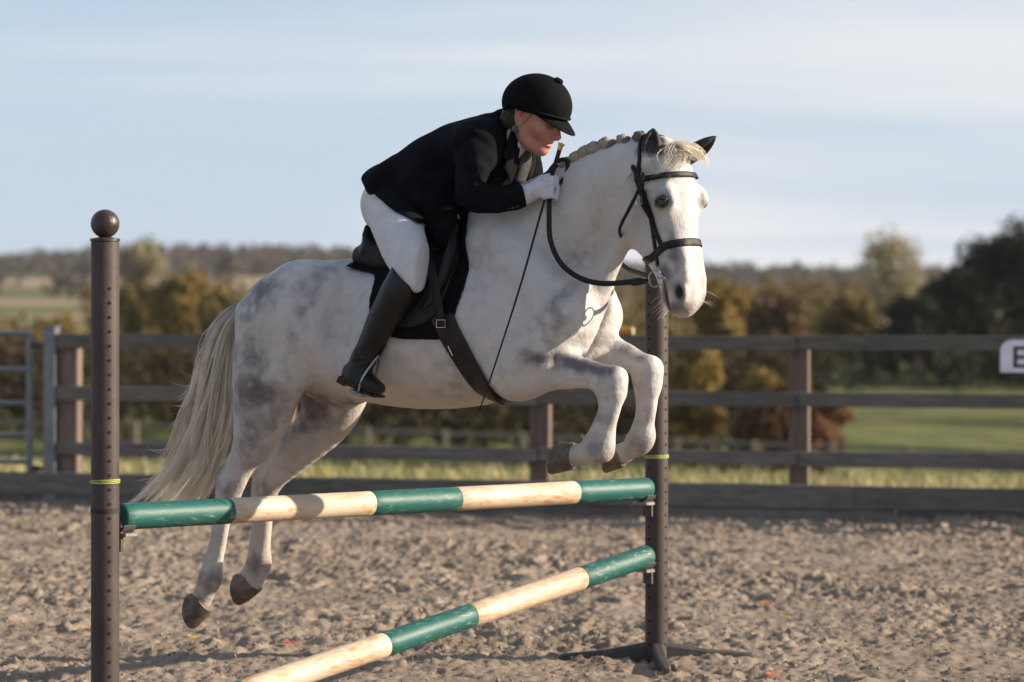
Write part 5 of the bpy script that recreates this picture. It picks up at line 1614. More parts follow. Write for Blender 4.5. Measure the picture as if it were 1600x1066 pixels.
# pocket flap, cuff and back buttons
flapm = MB()
P_ = [hz(*q)[0] for q in ((646, 296, -.248), (676, 306, -.268), (672, 320, -.272), (642, 310, -.254))]
o_ = np.array([0, -.004, 0]); flapm.add([hwv(p) for p in P_] + [hwv(p + o_) for p in P_], [(0, 1, 2, 3), (7, 6, 5, 4), (0, 4, 5, 1), (1, 5, 6, 2), (2, 6, 7, 3), (3, 7, 4, 0)])
flapm.build('pocket_flap', cloth_black, JK)
btn = pmat('horn_button', (.03, .025, .022), .3, coat=.3)
for (u, v, l) in ((690, 207, -.02), (808, 321, -.215), (801, 323, -.222), (794, 324, -.228)):
    m_ = MB(); m_.lathe([(0, -.005), (.007, -.004), (.0085, 0), (.007, .004), (0, .005)], hwv(hz(u, v, l)[0]), axis=(-LF[0], -LF[1], .5), n=12); m_.build('button', btn, JK, smooth=True, angle=180)
# lapels, shirt collar, tie and waistcoat seen in the opening
lap = pmat('lapel_cloth', (.0075, .0075, .0085), .8, spec=.08, var=.2, scale=20, bump=.3, bscale=400)
def lapel(sgn):
    q = [(800, 200, -.070), (792, 222, -.105), (785, 246, -.125), (791, 250, -.118), (788, 262, -.118), (798, 288, -.070), (806, 262, -.052), (811, 238, -.052), (812, 214, -.052)]
    P = [hz(*a)[0] * np.array([1, 1 if sgn > 0 else -1, 1]) for a in q]
    o = np.array([.006, -.006 * sgn, .001]); n = len(P)
    m_ = MB(); m_.add([hwv(p) for p in P] + [hwv(p + o) for p in P], [tuple(range(n)), tuple(range(2 * n - 1, n - 1, -1))] + [(i, n + i, n + (i + 1) % n, (i + 1) % n) for i in range(n)])
    m_.build('lapel', lap, JK)
lapel(1); lapel(-1)
sh = Shape()
sh.sweep(rows((803, 212, 0, 22, 1.15), (814, 207, 0, 22, 1.1), (824, 203, 0, 21, 1.05)), k=.02)
sh.sweep(rows((818, 222, -.02, 9, 2.0), (814, 236, -.02, 8, 2.2), (808, 250, -.01, 7, 2.0)), k=.015)
sh.sweep([(*hz(812, 203, 0)[0], .045, 1), (*hz(850, 203, 0)[0], .054, 1)], k=.006, op='sub')
implicit('shirt', sh, (.15, -.25, 1.90), (.52, .25, 2.32), .005, pmat('white_shirt', (.55, .53, .53), .8, var=.05, scale=20, bump=.2, bscale=300), PERSON)
wc = Shape()
wc.sweep(rows((806, 244, 0, 16, 1.6), (798, 262, 0, 23, 1.7), (786, 282, 0, 25, 1.9)), k=.02)
implicit('waistcoat', wc, (.10, -.25, 1.80), (.52, .25, 2.25), .005, pmat('grey_waistcoat', (.0085, .0085, .0095), .8, spec=.08, var=.25, scale=30, bump=.3, bscale=300), PERSON)
ti = Shape()
ti.sweep(rows((823, 228, 0, 7.5, 1.4), (821, 240, 0, 9, 1.5), (819, 256, 0, 9, 1.8), (812, 280, 0, 8, 2.0)), k=.012)
implicit('tie', ti, (.2, -.2, 1.85), (.52, .2, 2.25), .004, pmat('grey_tie', (.045, .044, .044), .7, var=.3, scale=60, bump=.3, bscale=300), PERSON)

# helmet
hm = Shape()
hm.ell((-.012, 0, .052), (.132, .108, .112), k=.01, frame=FFm)
hm.ell((-.045, 0, .030), (.105, .100, .085), k=.05, frame=FFm)
def cuth(a, X, Y, Z):
    dx, dy, dz = X - fc[0], Y - fc[1], Z - fc[2]
    x = dx * FR[0, 0] + dy * FR[1, 0] + dz * FR[2, 0]
    z = dx * FR[0, 2] + dy * FR[1, 2] + dz * FR[2, 2]
    rim = np.where(x > -.02, .012 + .16 * np.clip(x + .02, 0, .2), np.where(x > -.075, .012 - .0 * x, .012 + (x + .075) * .9))
    return np.maximum(a, rim - z)
HM = implicit('helmet', hm, fc + np.array([-.22, -.15, -.10]), fc + np.array([.22, .15, .23]), .004, velvet, PERSON, post=cuth, relax=2)
# peak
V_ = []; n_ = 21
for s, (sx, th) in enumerate(((0, 0), (.33, .004), (.66, .002), (1, -.006))):
    for lay in (0, 1):
        for t in np.linspace(-1, 1, n_):
            ang = t * 1.15
            r0x, r0y = .118, .100
            px_ = -.012 + math.cos(ang) * (r0x + .062 * sx * max(0, math.cos(ang * 1.2)) + .004 * sx)
            py_ = math.sin(ang) * (r0y + .010 * sx)
            ce = max(0, math.cos(ang * 1.3)); zz_ = .034 - (.030 * sx + .010 * sx * sx) * ce - .010 * (1 - math.cos(ang)) - lay * (.006 - .003 * sx)
            V_.append(hwv(fp(px_, py_, zz_)))
F_ = []
for s in range(3):
    for i in range(n_ - 1):
        a = (s * 2) * n_ + i; b = ((s + 1) * 2) * n_ + i
        F_.append((a, a + 1, b + 1, b)); F_.append((a + n_, b + n_, b + n_ + 1, a + n_ + 1))
for i in range(n_ - 1):
    a = 6 * n_ + i; F_.append((a, a + 1, a + n_ + 1, a + n_))
m_ = MB(); m_.add(V_, F_); m_.build('peak', velvet, HM, smooth=True, angle=50)
m_ = MB(); m_.lathe([(.0, -.006), (.018, -.004), (.0185, .004), (.014, .009), (0, .011)], hwv(fp(.032, 0, .160)), axis=hwv(fp(.1, 0, .5)) - hwv(fp(.032, 0, .16)), n=18)
m_.build('top_button', velvet, HM, smooth=True, angle=40)
m_ = MB()
pts = [hwv(fp(-.012 + .134 * math.cos(a), .110 * math.sin(a), .030 - .02 * (1 - math.cos(a)) * .5 + .009)) for a in np.linspace(-1.5, 1.5, 25)]
m_.tube(pts, .0045, n=6); m_.build('ribbon_band', pmat('helmet_ribbon', (.008, .008, .009), .8, var=.2, spec=.08), HM, smooth=True, angle=180)
m_ = MB(); m_.lathe([(.0, -.012), (.02, -.008), (.024, 0), (.02, .008), (0, .012)], hwv(fp(-.140, 0, .012)), n=12)
m_.build('back_bow', velvet, HM, smooth=True, angle=180)
# chin strap
strap_m = pmat('chin_strap', (.34, .27, .18), .6, var=.2, scale=50)
for sgn in (-1, 1):
    m_ = MB(); pts = catmull(np.array([fp(.012, sgn * .083, .020), fp(-.006, sgn * .083, -.022), fp(-.020, sgn * .076, -.056), fp(.0, sgn * .060, -.100), fp(.020, sgn * .035, -.122), fp(.026, 0, -.130)]), 5)
    m_.tube([hwv(p) for p in pts], .0055, n=8, flat=(tuple(hwv(fp(0, 1, 0)) - hwv(fp(0, 0, 0))), .35)); m_.build('chin_strap', strap_m, HM, smooth=True)
    m_ = MB(); pts = [fp(-.055, sgn * .080, .012), fp(-.038, sgn * .084, -.025), fp(-.022, sgn * .078, -.054)]
    m_.tube([hwv(p) for p in pts], .005, n=8); m_.build('rear_strap', strap_m, HM, smooth=True)
# netted bun behind the ear
bn = Shape()
bn.ell((-.075, -.055, -.035), (.040, .034, .040), k=.02, frame=FFm); bn.ell((-.095, 0, -.030), (.045, .06, .045), k=.03, frame=FFm); bn.ell((-.075, .055, -.035), (.040, .034, .040), k=.02, frame=FFm)
implicit('hair', bn, fc + np.array([-.22, -.15, -.15]), fc + np.array([.10, .15, .09]), .004, pmat('brown_hair', (.06, .042, .03), .55, col2=(.02, .015, .012), scale=70, bump=.8, bscale=150, stretch=(1, 1, 3)), PERSON, post=lambda a, X, Y, Z: wrinkle(a, X, Y, Z, .002, 190))
kn = MB(); kn.lathe([(.0, -.015), (.011, -.011), (.015, 0), (.011, .011), (0, .015)], hwv(fp(-.028, -.083, -.062)), n=12)
kn.build('strap_buckle', pmat('net_knot', (.20, .16, .13), .6, col2=(.06, .05, .04), scale=120, bump=.6, bscale=200), HM, smooth=True, angle=180)

# gloves
def glove(sgn):
    g = Shape()
    def S(r):
        r = np.array(r, float)
        if sgn < 0: r[:, 1] *= -1
        return r
    W = [(819, 305.5, -.174, 15.5, .9), (826, 302.5, -.168, 13.5, .9)]
    g.sweep(S(rows(*W)), k=.012)
    g.sweep(S(rows((826, 302, -.168, 13.5, .85), (840, 296, -.165, 14, .72), (852, 291, -.160, 13, .70), (860, 288, -.152, 11, .75))), k=.015)
    # four fingers curled round the rein, knuckles to the front
    for i, (ku, kv, kl, tu, tv, r) in enumerate(((866, 280, -.155, 853, 287, 5.6), (870, 288, -.160, 852, 296, 5.9), (870, 297, -.163, 850, 304, 5.8), (866, 305, -.163, 847, 309, 5.2))):
        g.sweep(S(rows((ku - 16, kv + 2, kl - .008, r + .2), (ku - 4, kv, kl - .022, r), (ku + 3, kv + 2, kl - .006, r - .2), (ku + 1, kv + 5, kl + .022, r - .3), (tu + 6, tv + 2, kl + .028, r - .6))), k=.0025, sub=3)
    # thumb along the top
    g.sweep(S(rows((836, 290, -.158, 8), (848, 281, -.148, 7.4), (860, 277, -.138, 6.4), (868, 279, -.130, 5.2))), k=.008)
    a, ax = g.field(*( ((.28, -.26, 1.86), (.60, -.07, 2.08)) if sgn > 0 else ((.28, .07, 1.86), (.60, .26, 2.08))), .0030)
    V, F = nets(a, ax, 1)
    return link('glove', mesh_np('glove', hw(V), F), glove_m, PERSON)
gl = glove(1); glove(-1)
m_ = MB(); p = hz(838, 307, -.205)[0]
m_.tube([hwv(hz(829, 313, -.20)[0]), hwv(hz(832, 300, -.21)[0]), hwv(hz(836, 312, -.20)[0])], .0016, n=6); m_.build('glove_strap', pmat('glove_strap', (.5, .46, .40), .7), gl, smooth=True)

# whip
WH = empty('riding_whip', hwv(hz(858, 292, -.150)[0]))
tag(WH, 'long thin black riding whip with brass cap held in the white glove', 'whip')
wp = [hz(875, 232, -.150)[0], hz(866, 262, -.150)[0], hz(858, 292, -.150)[0], hz(846, 330, -.185)[0], hz(815, 440, -.30)[0], hz(780, 550, -.375)[0], hz(752, 634, -.385)[0]]
m_ = MB(); m_.tube([hwv(p) for p in wp[:3]], [.0085, .0080, .0075], n=12); m_.build('handle', leather, WH, smooth=True)
pp = catmull(np.array(wp[2:]), 6)
m_ = MB(); m_.tube([hwv(p) for p in pp], list(np.linspace(.0052, .0026, len(pp))), n=8); m_.build('shaft', leather, WH, smooth=True)
m_ = MB(); m_.tube([hwv(wp[-1]), hwv(hz(750, 639, -.385)[0]), hwv(hz(749, 643, -.385)[0])], [.004, .005, .002], n=8, flat=((LF[0], LF[1], 0), .4)); m_.build('keeper', leather, WH, smooth=True)
ca, cb = hwv(hz(875, 232, -.150)[0]), hwv(hz(877, 226, -.150)[0])
m_ = MB(); m_.lathe([(.0085, -.006), (.0095, 0), (.0088, .010), (.0135, .014), (.0135, .0185), (.006, .021)], ca, axis=cb - ca, n=16); m_.build('cap', brass, WH, smooth=True, angle=40)
# ------------------------------------------------------------------ the jump
brown_plastic = pmat('brown_plastic', (.078, .060, .054), .55, var=.16, scale=6, bump=.15, bscale=60, col2=(.048, .036, .033), detail=8, spec=.25)
dark_iron = pmat('dark_iron', (.040, .035, .033), .6, col2=(.075, .064, .056), scale=30, bump=.4, bscale=120)
hole_m = pmat('hole_shade', (.006, .005, .005), .9)
cup_m = pmat('cup_metal', (.16, .15, .145), .5, col2=(.10, .09, .085), metallic=.3, scale=40, bump=.2)
def paint(name, col, wear, th):
    """chipped, scuffed pole paint: long scratches show the coat beneath"""
    m = bpy.data.materials.new(name); m.use_nodes = True
    nt = m.node_tree; L = nt.links; b = nt.nodes['Principled BSDF']
    tc = nd(nt, 'ShaderNodeTexCoord')
    mp = nd(nt, 'ShaderNodeMapping'); mp.inputs['Rotation'].default_value = (0, 0, -rad(45.4)); mp.inputs['Scale'].default_value = (1, 1, 1)
    L.new(tc.outputs['Object'], mp.inputs[0])
    mp2 = nd(nt, 'ShaderNodeMapping'); mp2.inputs['Scale'].default_value = (.30, 1, 1); L.new(mp.outputs[0], mp2.inputs[0])
    n1 = nd(nt, 'ShaderNodeTexNoise', Scale=75.0, Detail=6.0, Roughness=.65); L.new(mp2.outputs[0], n1.inputs['Vector'])
    n2 = nd(nt, 'ShaderNodeTexNoise', Scale=11.0, Detail=5.0, Roughness=.6); L.new(mp2.outputs[0], n2.inputs['Vector'])
    r1 = nd(nt, 'ShaderNodeMapRange'); r1.inputs['From Min'].default_value = th[0]; r1.inputs['From Max'].default_value = th[1]; L.new(n1.outputs['Fac'], r1.inputs['Value'])
    r2 = nd(nt, 'ShaderNodeMapRange'); r2.inputs['From Min'].default_value = .38; r2.inputs['From Max'].default_value = .62; L.new(n2.outputs['Fac'], r2.inputs['Value'])
    mm = nd(nt, 'ShaderNodeMath', _operation='MULTIPLY'); L.new(r1.outputs[0], mm.inputs[0]); L.new(r2.outputs[0], mm.inputs[1])
    c1 = nd(nt, 'ShaderNodeMixRGB'); c1.inputs['Color1'].default_value = (*col, 1); c1.inputs['Color2'].default_value = (*wear, 1); L.new(mm.outputs[0], c1.inputs['Fac'])
    c2 = nd(nt, 'ShaderNodeMixRGB'); c2.blend_type = 'MULTIPLY'; c2.inputs['Color2'].default_value = (.78, .76, .72, 1)
    mh = nd(nt, 'ShaderNodeMath', _operation='MULTIPLY'); mh.inputs[1].default_value = .6; L.new(r2.outputs[0], mh.inputs[0]); L.new(mh.outputs[0], c2.inputs['Fac']); L.new(c1.outputs[0], c2.inputs['Color1'])
    L.new(c2.outputs[0], b.inputs['Base Color'])
    rr = nd(nt, 'ShaderNodeMapRange'); rr.inputs['To Min'].default_value = .42; rr.inputs['To Max'].default_value = .68; L.new(n2.outputs['Fac'], rr.inputs['Value']); L.new(rr.outputs[0], b.inputs['Roughness'])
    bp = nd(nt, 'ShaderNodeBump', Strength=.25, Distance=.002); L.new(n1.outputs['Fac'], bp.inputs['Height']); L.new(bp.outputs[0], b.inputs['Normal'])
    return m
green_p = paint('green_paint', (.008, .098, .084), (.36, .45, .40), (.55, .72))
cream_p = paint('cream_paint', (.60, .485, .375), (.50, .24, .06), (.44, .62))
yellow_p = paint('yellow_paint', (.62, .30, .03), (.5, .4, .2), (.6, .75))

LP = np.array([-1.445, 9.50]); RP = np.array([.627, 11.60])
def stand(base, label, holes, band_z, cups, strap_z=None):
    root = empty('jump_stand', (base[0], base[1], 0))
    tag(root, label, 'jump stand', 'stands of the jump')
    m_ = MB(); m_.lathe([(.050, .0), (.050, 1.755), (.049, 1.762)], (base[0], base[1], .0), n=32)
    m_.build('post', brown_plastic, root, smooth=True, angle=40)
    m_ = MB(); m_.lathe([(.050, 1.763), (.0535, 1.764), (.0535, 1.773), (.03, 1.777), (.022, 1.779)], (base[0], base[1], 0), n=32)
    m_.build('collar', pmat('brown_ball', (.055, .032, .027), .4, var=.3, scale=30, bump=.25, bscale=70), root, smooth=True, angle=40)
    m_ = MB(); m_.lathe([(.051 * math.sin(math.pi * i / 18), 1.826 - .051 * math.cos(math.pi * i / 18)) for i in range(19)], (base[0], base[1], 0), n=32)
    m_.build('ball', MATS['brown_ball'], root, smooth=True, angle=180)
    m_ = MB()
    for az in holes:       # columns of peg holes: black plugs, the shade inside put in as colour
        dr = Vector((math.cos(az), math.sin(az), 0))
        for k in range(31):
            m_.lathe([(.0062, -.004), (.0062, .0006), (.004, .0008)], Vector((base[0], base[1], 1.595 - k * .0508)) + dr * .0502, axis=dr, n=10)
    tag(m_.build('peg_holes', hole_m, root), kind='stuff')
    m_ = MB()
    for k in range(3):
        m_.tube([(base[0] + .0515 * math.cos(a), base[1] + .0515 * math.sin(a), band_z + (k - 1) * .0042 + .002 * math.sin(a + k)) for a in np.linspace(0, 2 * math.pi, 33)], .0022, n=6, caps=False)
    m_.build('elastic_band', pmat('lime_elastic', (.38, .46, .12), .6, var=.15, scale=80), root, smooth=True, angle=180)
    if strap_z:
        m_ = MB(); m_.lathe([(.0505, -.008), (.052, -.007), (.052, .007), (.0505, .008)], (base[0], base[1], strap_z), n=32)
        m_.build('rubber_strap', pmat('black_rubber', (.015, .015, .015), .7), root, smooth=True, angle=40)
    for i in range(4):     # four feet half trodden into the sand
        az = rad(3) + i * math.pi / 2
        d = np.array([math.cos(az), math.sin(az)]); s = np.array([-d[1], d[0]])
        prof = ((.03, .028, .082), (.10, .025, .068), (.22, .021, .046), (.36, .018, .034), (.415, .016, .028), (.425, .010, .020))
        vs = []; fs = []
        for (r, w, h) in prof:
            c = base + d * r
            for (sw, hh) in ((-1, -.02), (-1, h * .8), (-.65, h), (.65, h), (1, h * .8), (1, -.02)):
                q = c + s * w * sw
                vs.append((q[0], q[1], hh))
        for j in range(len(prof) - 1):
            for k in range(6):
                fs.append((j * 6 + k, j * 6 + (k + 1) % 6, (j + 1) * 6 + (k + 1) % 6, (j + 1) * 6 + k))
        fs.append(tuple(range(5, -1, -1))); fs.append(tuple((len(prof) - 1) * 6 + k for k in range(6)))
        m_ = MB(); m_.add(vs, fs); m_.build('foot', dark_iron, root, smooth=True, angle=30)
    for (z, ax_d, pole_r) in cups:
        # ax_d: plan direction from the post to the pole end
        d = Vector((ax_d[0], ax_d[1], 0)).normalized(); s = Vector((-d.y, d.x, 0))
        c = Vector((base[0], base[1], z))
        cup = MB()
        n = 12; vs = []; fs = []
        for k, r in enumerate((pole_r + .004, pole_r + .010)):
            for t in np.linspace(-1.05, 1.05, n):
                for e in (.052, .105):
                    vs.append(c + d * e + s * math.sin(t) * r * .9 + Vector((0, 0, pole_r + .004 - math.cos(t) * r - pole_r)))
        def ix(k, i, e): return k * n * 2 + i * 2 + e
        for i in range(n - 1):
            fs += [(ix(0, i, 0), ix(0, i + 1, 0), ix(0, i + 1, 1), ix(0, i, 1)), (ix(1, i, 0), ix(1, i, 1), ix(1, i + 1, 1), ix(1, i + 1, 0)), (ix(0, i, 1), ix(0, i + 1, 1), ix(1, i + 1, 1), ix(1, i, 1)), (ix(0, i, 0), ix(1, i, 0), ix(1, i + 1, 0), ix(0, i + 1, 0))]
        for i in (0, n - 1): fs.append((ix(0, i, 0), ix(0, i, 1), ix(1, i, 1), ix(1, i, 0)))
        cup.add(vs, fs)
        o = cup.build('cup', cup_m, root, smooth=True, angle=40)
        R = Matrix((tuple(d), tuple(s), (0, 0, 1))).transposed()
        b_ = MB(); b_.box(c + d * .056 + Vector((0, 0, -.062)), (.014, .050, .110), R, .002); b_.box(c + d * .020 + Vector((0, 0, -.100)), (.075, .030, .012), R, .002)
        b_.build('bracket', dark_iron, o)
        b_ = MB(); b_.box(c + d * .085 + Vector((0, 0, -.058)), (.055, .085, .014), R, .002); b_.build('lip_plate', pmat('worn_plate', (.26, .245, .24), .45, var=.2, scale=30, metallic=.4), o)
    return root
pd = (RP - LP) / np.linalg.norm(RP - LP)
z_top_l, z_top_r = .778, .742
cups_l = [(z_top_l - .048 + .046, pd, .048)]
stand(LP, 'brown jump stand with ball top at the left edge, nearer the viewer', (rad(-90 + 27), rad(90 + 27)), .912, cups_l, strap_z=.808)
stand(RP, 'brown jump stand whose top is hidden behind the horse\'s head', (rad(-90 - 44), rad(-90 + 50)), .883, [(z_top_r, -pd, .048), (.452, -pd, .048)])

def jump_pole(name, label, p0, p1, r, bounds, mats, group=None):
    p0 = Vector(p0); p1 = Vector(p1); ax = (p1 - p0); ln = ax.length; ax.normalize()
    root = empty(name, (p0 + p1) / 2)
    tag(root, label, 'jump pole', group)
    bs = [0.0] + list(bounds) + [1.0]
    for i in range(len(bs) - 1):
        a, b = bs[i] * ln, bs[i + 1] * ln
        g = .0006
        prof = []
        if i == 0: prof += [(r * .55, a), (r * .80, a - .001), (r * .93, a + .001), (r, a + .007)]
        else: prof += [(r * .9, a + .0004), (r - .0005, a + .0006), (r, a + .0016)]
        for t in np.linspace(.1, .9, 7): prof.append((r * (1 + .004 * math.sin(9 * t + i * 2)), a + (b - a) * t))
        if i == len(bs) - 2: prof += [(r, b - .007), (r * .93, b - .001), (r * .80, b + .001), (r * .55, b)]
        else: prof += [(r, b - .0016), (r - .0005, b - .0006), (r * .9, b - .0004)]
        m_ = MB(); m_.lathe(prof, p0, axis=ax, n=32)
        m_.build('painted_band', mats[i % 2], root, smooth=True, angle=50)
    return root
off = np.array([0, 0])
a0 = LP + pd * .066; a1 = RP - pd * .060
jump_pole('jump_pole', 'green and cream banded pole resting level in the cups, under the horse', (a0[0], a0[1], z_top_l + .004), (a1[0], a1[1], z_top_r + .004), .048, (.175, .425, .590, .835), (green_p, cream_p), 'poles of the jump')
b1 = RP - pd * .060; b0 = px(196, 480, 9.30)
jump_pole('jump_pole', 'green and cream banded pole slanting down from the right stand to the sand', (b0.x, b0.y, .052), (b1[0], b1[1], .456), .048, (.185, .44, .61, .845), (green_p, cream_p), 'poles of the jump')

# fallen leaves on the sand
def leaf(u, v, s, col, label, rz):
    d = CAM_H * FPX / (v - HORIZON)
    x = (u - 800) / FPX * d
    q = np.array([[x, d]]) - (FA + FB) / 2
    z = float(sand_height(np.stack([q @ FD, q @ FN], 1))[0]) + .018
    m_ = MB()
    out = [(-.5, 0), (-.3, .22), (-.05, .30), (.1, .22), (.2, .33), (.35, .12), (.55, 0), (.35, -.12), (.2, -.30), (.1, -.2), (-.05, -.28), (-.3, -.2)]
    c, si = math.cos(rz), math.sin(rz)
    P = []
    for lay in (0, -.0015):
        for (a, b) in out:
            P.append((x + (a * c - b * si) * s, d + (a * si + b * c) * s, z + lay + .75 * s * (abs(b) ** 1.2) + .45 * s * a * a))
    n = len(out)
    m_.add(P, [tuple(range(n)), tuple(range(2 * n - 1, n - 1, -1))] + [(i, (i + 1) % n, n + (i + 1) % n, n + i) for i in range(n)])
    o = m_.build('fallen_leaf', pmat('leaf_%d' % round(col[1] * 1000), col, .6, var=.2, scale=60))
    tag(o, label, 'leaf', 'fallen leaves on the sand')
leaf(1196, 946, .095, (.62, .17, .03), 'orange fallen leaf on the sand, upper one right of the far stand', .4)
leaf(1227, 966, .09, (.62, .32, .03), 'yellow fallen leaf on the sand right of the far stand', 2.0)
leaf(1207, 1058, .095, (.55, .13, .05), 'rust red fallen leaf at the bottom edge, below the far stand\'s foot', 1.2)
leaf(452, 1019, .08, (.60, .09, .035), 'small red fallen leaf on the sand left of the slanting pole', .2)
leaf(303, 1007, .095, (.50, .38, .05), 'yellow green fallen leaf on the sand below the hind hoof', 1.7)

# ------------------------------------------------------------------ arena fence, gate, marker
timber = pmat('fence_timber', (.185, .165, .145), .85, col2=(.10, .088, .078), scale=5, stretch=(1, 1, 5), bump=.5, bscale=26, detail=8, objvar=.22)
timber2 = pmat('post_timber', (.20, .145, .115), .85, col2=(.11, .08, .065), scale=5, stretch=(4, 4, .6), bump=.5, bscale=26, detail=8, objvar=.15)
FROT = Matrix(((FD[0], -FN[0], 0), (FD[1], -FN[1], 0), (0, 0, 1)))     # columns: along, away from camera, up
FENCE = empty('arena_fence', (*fpt(0, 0), 0))
tag(FENCE, 'weathered brown post and rail fence with kickboards along the arena', 'fence')
def fbox(name, a0, a1, b, z0, z1, th, mat, parent, bev=.006, tilt=0.0):
    m_ = MB(); c = fpt((a0 + a1) / 2, b)
    R = FROT @ Matrix.Rotation(tilt, 3, 'Y')
    m_.box((c[0], c[1], (z0 + z1) / 2), (a1 - a0, th, z1 - z0), R, bev)
    return m_.build(name, mat, parent)
frng = random.Random(5)
pa = [fence_a(111, -.07)] + [fence_a(u, -.07) for u in (445, 845, 1249)]
sp_ = pa[3] - pa[2]
pa += [pa[3] + sp_ * k for k in range(1, 6)]
left_run = [fence_a(-420, -.07) - sp_ * k for k in range(0, 4)]
for i, a in enumerate(pa + left_run):
    h = 1.325 if i != 1 else 1.44
    fbox('post', a - .072, a + .072, -.075, -.10, h + frng.uniform(-.01, .01), .10, timber2, FENCE, .008, frng.uniform(-.008, .008))
rz_ = (1.272, .872, .452)
for zc in rz_:
    st = [pa[0] - .085] + [p for p in pa[1:]] + [pa[-1] + .08]
    for i in range(len(st) - 1):
        fbox('rail', st[i] + .004, st[i + 1] - .004, -.0, zc - .05 + frng.uniform(-.008, .008), zc + .05 + frng.uniform(-.008, .008), .038 + frng.uniform(-.002, .002), timber, FENCE, .004, frng.uniform(-.004, .004))
    stl = sorted(left_run)
    for i in range(len(stl) - 1):
        fbox('rail', stl[i] + .004, stl[i + 1] - .004, 0, zc - .05, zc + .05, .038, timber, FENCE, .004)
st = [fence_a(-420, 0)] + [pa[0] - .6, pa[0] + 1.1] + [p + .4 for p in pa[1:]]
for i in range(len(st) - 1):
    fbox('kickboard', st[i] + .001, st[i + 1] - .001, .004 + frng.uniform(-.003, .003), .092, .262 + frng.uniform(-.006, .006), .045, timber, FENCE, .005, frng.uniform(-.003, .003))
    fbox('kickboard', st[i] + .3, st[i + 1] + .29, -.008, -.12, .0912, .045, timber, FENCE, .005)

galv = pmat('galvanised_steel', (.20, .21, .225), .45, var=.15, scale=8, metallic=.5, bump=.1)
GATE = empty('metal_gate', (*fpt(fence_a(46, -.02), -.02), 0))
tag(GATE, 'grey galvanised tube gate at the left edge of the arena fence', 'gate')
ga1 = fence_a(46, -.03); ga0 = fence_a(-400, -.03)
def gp(a, z, b=-.03): q = fpt(a, b); return Vector((q[0], q[1], z))
def vz(v, a, b=-.03):
    return CAM_H - (v - HORIZON) / FPX * fpt(a, b)[1]
for a in (ga1, ga0 + .06, (ga0 + ga1) / 2):
    m_ = MB(); m_.tube([gp(a, vz(757, ga1)), gp(a, vz(517, ga1))], .026, n=14); m_.build('stile', galv, GATE, smooth=True, angle=60)
for v in (521, 577, 630, 680, 722, 752):
    m_ = MB(); m_.tube([gp(ga0 + .06, vz(v, ga1)), gp(ga1 - .02, vz(v, ga1))], .019 if v > 525 else .022, n=12); m_.build('bar', galv, GATE, smooth=True, angle=60)
GP = empty('gate_post', (*fpt(fence_a(81, -.03), -.03), 0))
tag(GP, 'square grey steel gate post between gate and brown fence', 'post')
ac = fence_a(81, -.03)
m_ = MB(); c = fpt(ac, -.03); m_.box((c[0], c[1], .63), (.10, .10, 1.49), FROT, .006); m_.build('upright', galv, GP)
m_ = MB(); m_.box((c[0], c[1], 1.380), (.108, .108, .012), FROT, .003); m_.build('cap', galv, GP)
for v in (540, 732):
    m_ = MB(); m_.tube([gp(ga1 + .02, vz(v, ga1), -.02), gp(ac - .03, vz(v, ga1), -.02)], .014, n=8); m_.lathe([(.02, -.025), (.028, -.02), (.028, .02), (.02, .025)], gp(ga1 + .055, vz(v, ga1), -.02), n=12)
    m_.build('hinge', dark_iron, GP, smooth=True, angle=40)

# letter board at the right edge
SG = empty('letter_board', (*fpt(fence_a(1601, .03), .03), 1.2))
tag(SG, 'white arched letter board fixed to the top rail at the right edge', 'sign')
sa0, sa1 = fence_a(1563, .034), fence_a(1641, .034)
zb, zt = vz(582, sa0, .034), vz(531, sa0, .034)
w_ = sa1 - sa0; hh_ = zt - zb
prof = [(0, 0), (w_, 0), (w_, hh_ * .70)] + [(w_ * (.5 + .5 * math.cos(t)) if False else w_ - .085 * (1 - math.cos(t)), hh_ * .66 + hh_ * .34 * math.sin(t)) for t in np.linspace(.15, math.pi / 2, 8)] + [(.085 * (1 - math.cos(t)), hh_ * .66 + hh_ * .34 * math.sin(t)) for t in np.linspace(math.pi / 2, .15, 8)] + [(0, hh_ * .70)]
def sgp(x, z, b): q = fpt(sa0 + x, b); return (q[0], q[1], zb + z)
def plate(prof, b0, b1):
    m_ = MB(); n = len(prof)
    m_.add([sgp(x, z, b0) for x, z in prof] + [sgp(x, z, b1) for x, z in prof], [tuple(range(n)), tuple(range(2 * n - 1, n - 1, -1))] + [(i, n + i, n + (i + 1) % n, (i + 1) % n) for i in range(n)])
    return m_
board = plate(prof, .024, .034).build('board', pmat('sign_white', (.78, .78, .84), .4, var=.06, scale=12), SG)
lx0, lw, lz0, lh = w_ * .26, w_ * .5, hh_ * .14, hh_ * .66
t_ = .024
ink = pmat('sign_black', (.012, .012, .014), .5)
E = [(lx0, lz0), (lx0 + lw, lz0), (lx0 + lw, lz0 + t_), (lx0 + t_ * 1.15, lz0 + t_), (lx0 + t_ * 1.15, lz0 + lh / 2 - t_ / 2), (lx0 + lw * .92, lz0 + lh / 2 - t_ / 2), (lx0 + lw * .92, lz0 + lh / 2 + t_ / 2), (lx0 + t_ * 1.15, lz0 + lh / 2 + t_ / 2), (lx0 + t_ * 1.15, lz0 + lh - t_), (lx0 + lw, lz0 + lh - t_), (lx0 + lw, lz0 + lh), (lx0, lz0 + lh)]
plate(E, .034, .0352).build('letter', ink, SG)

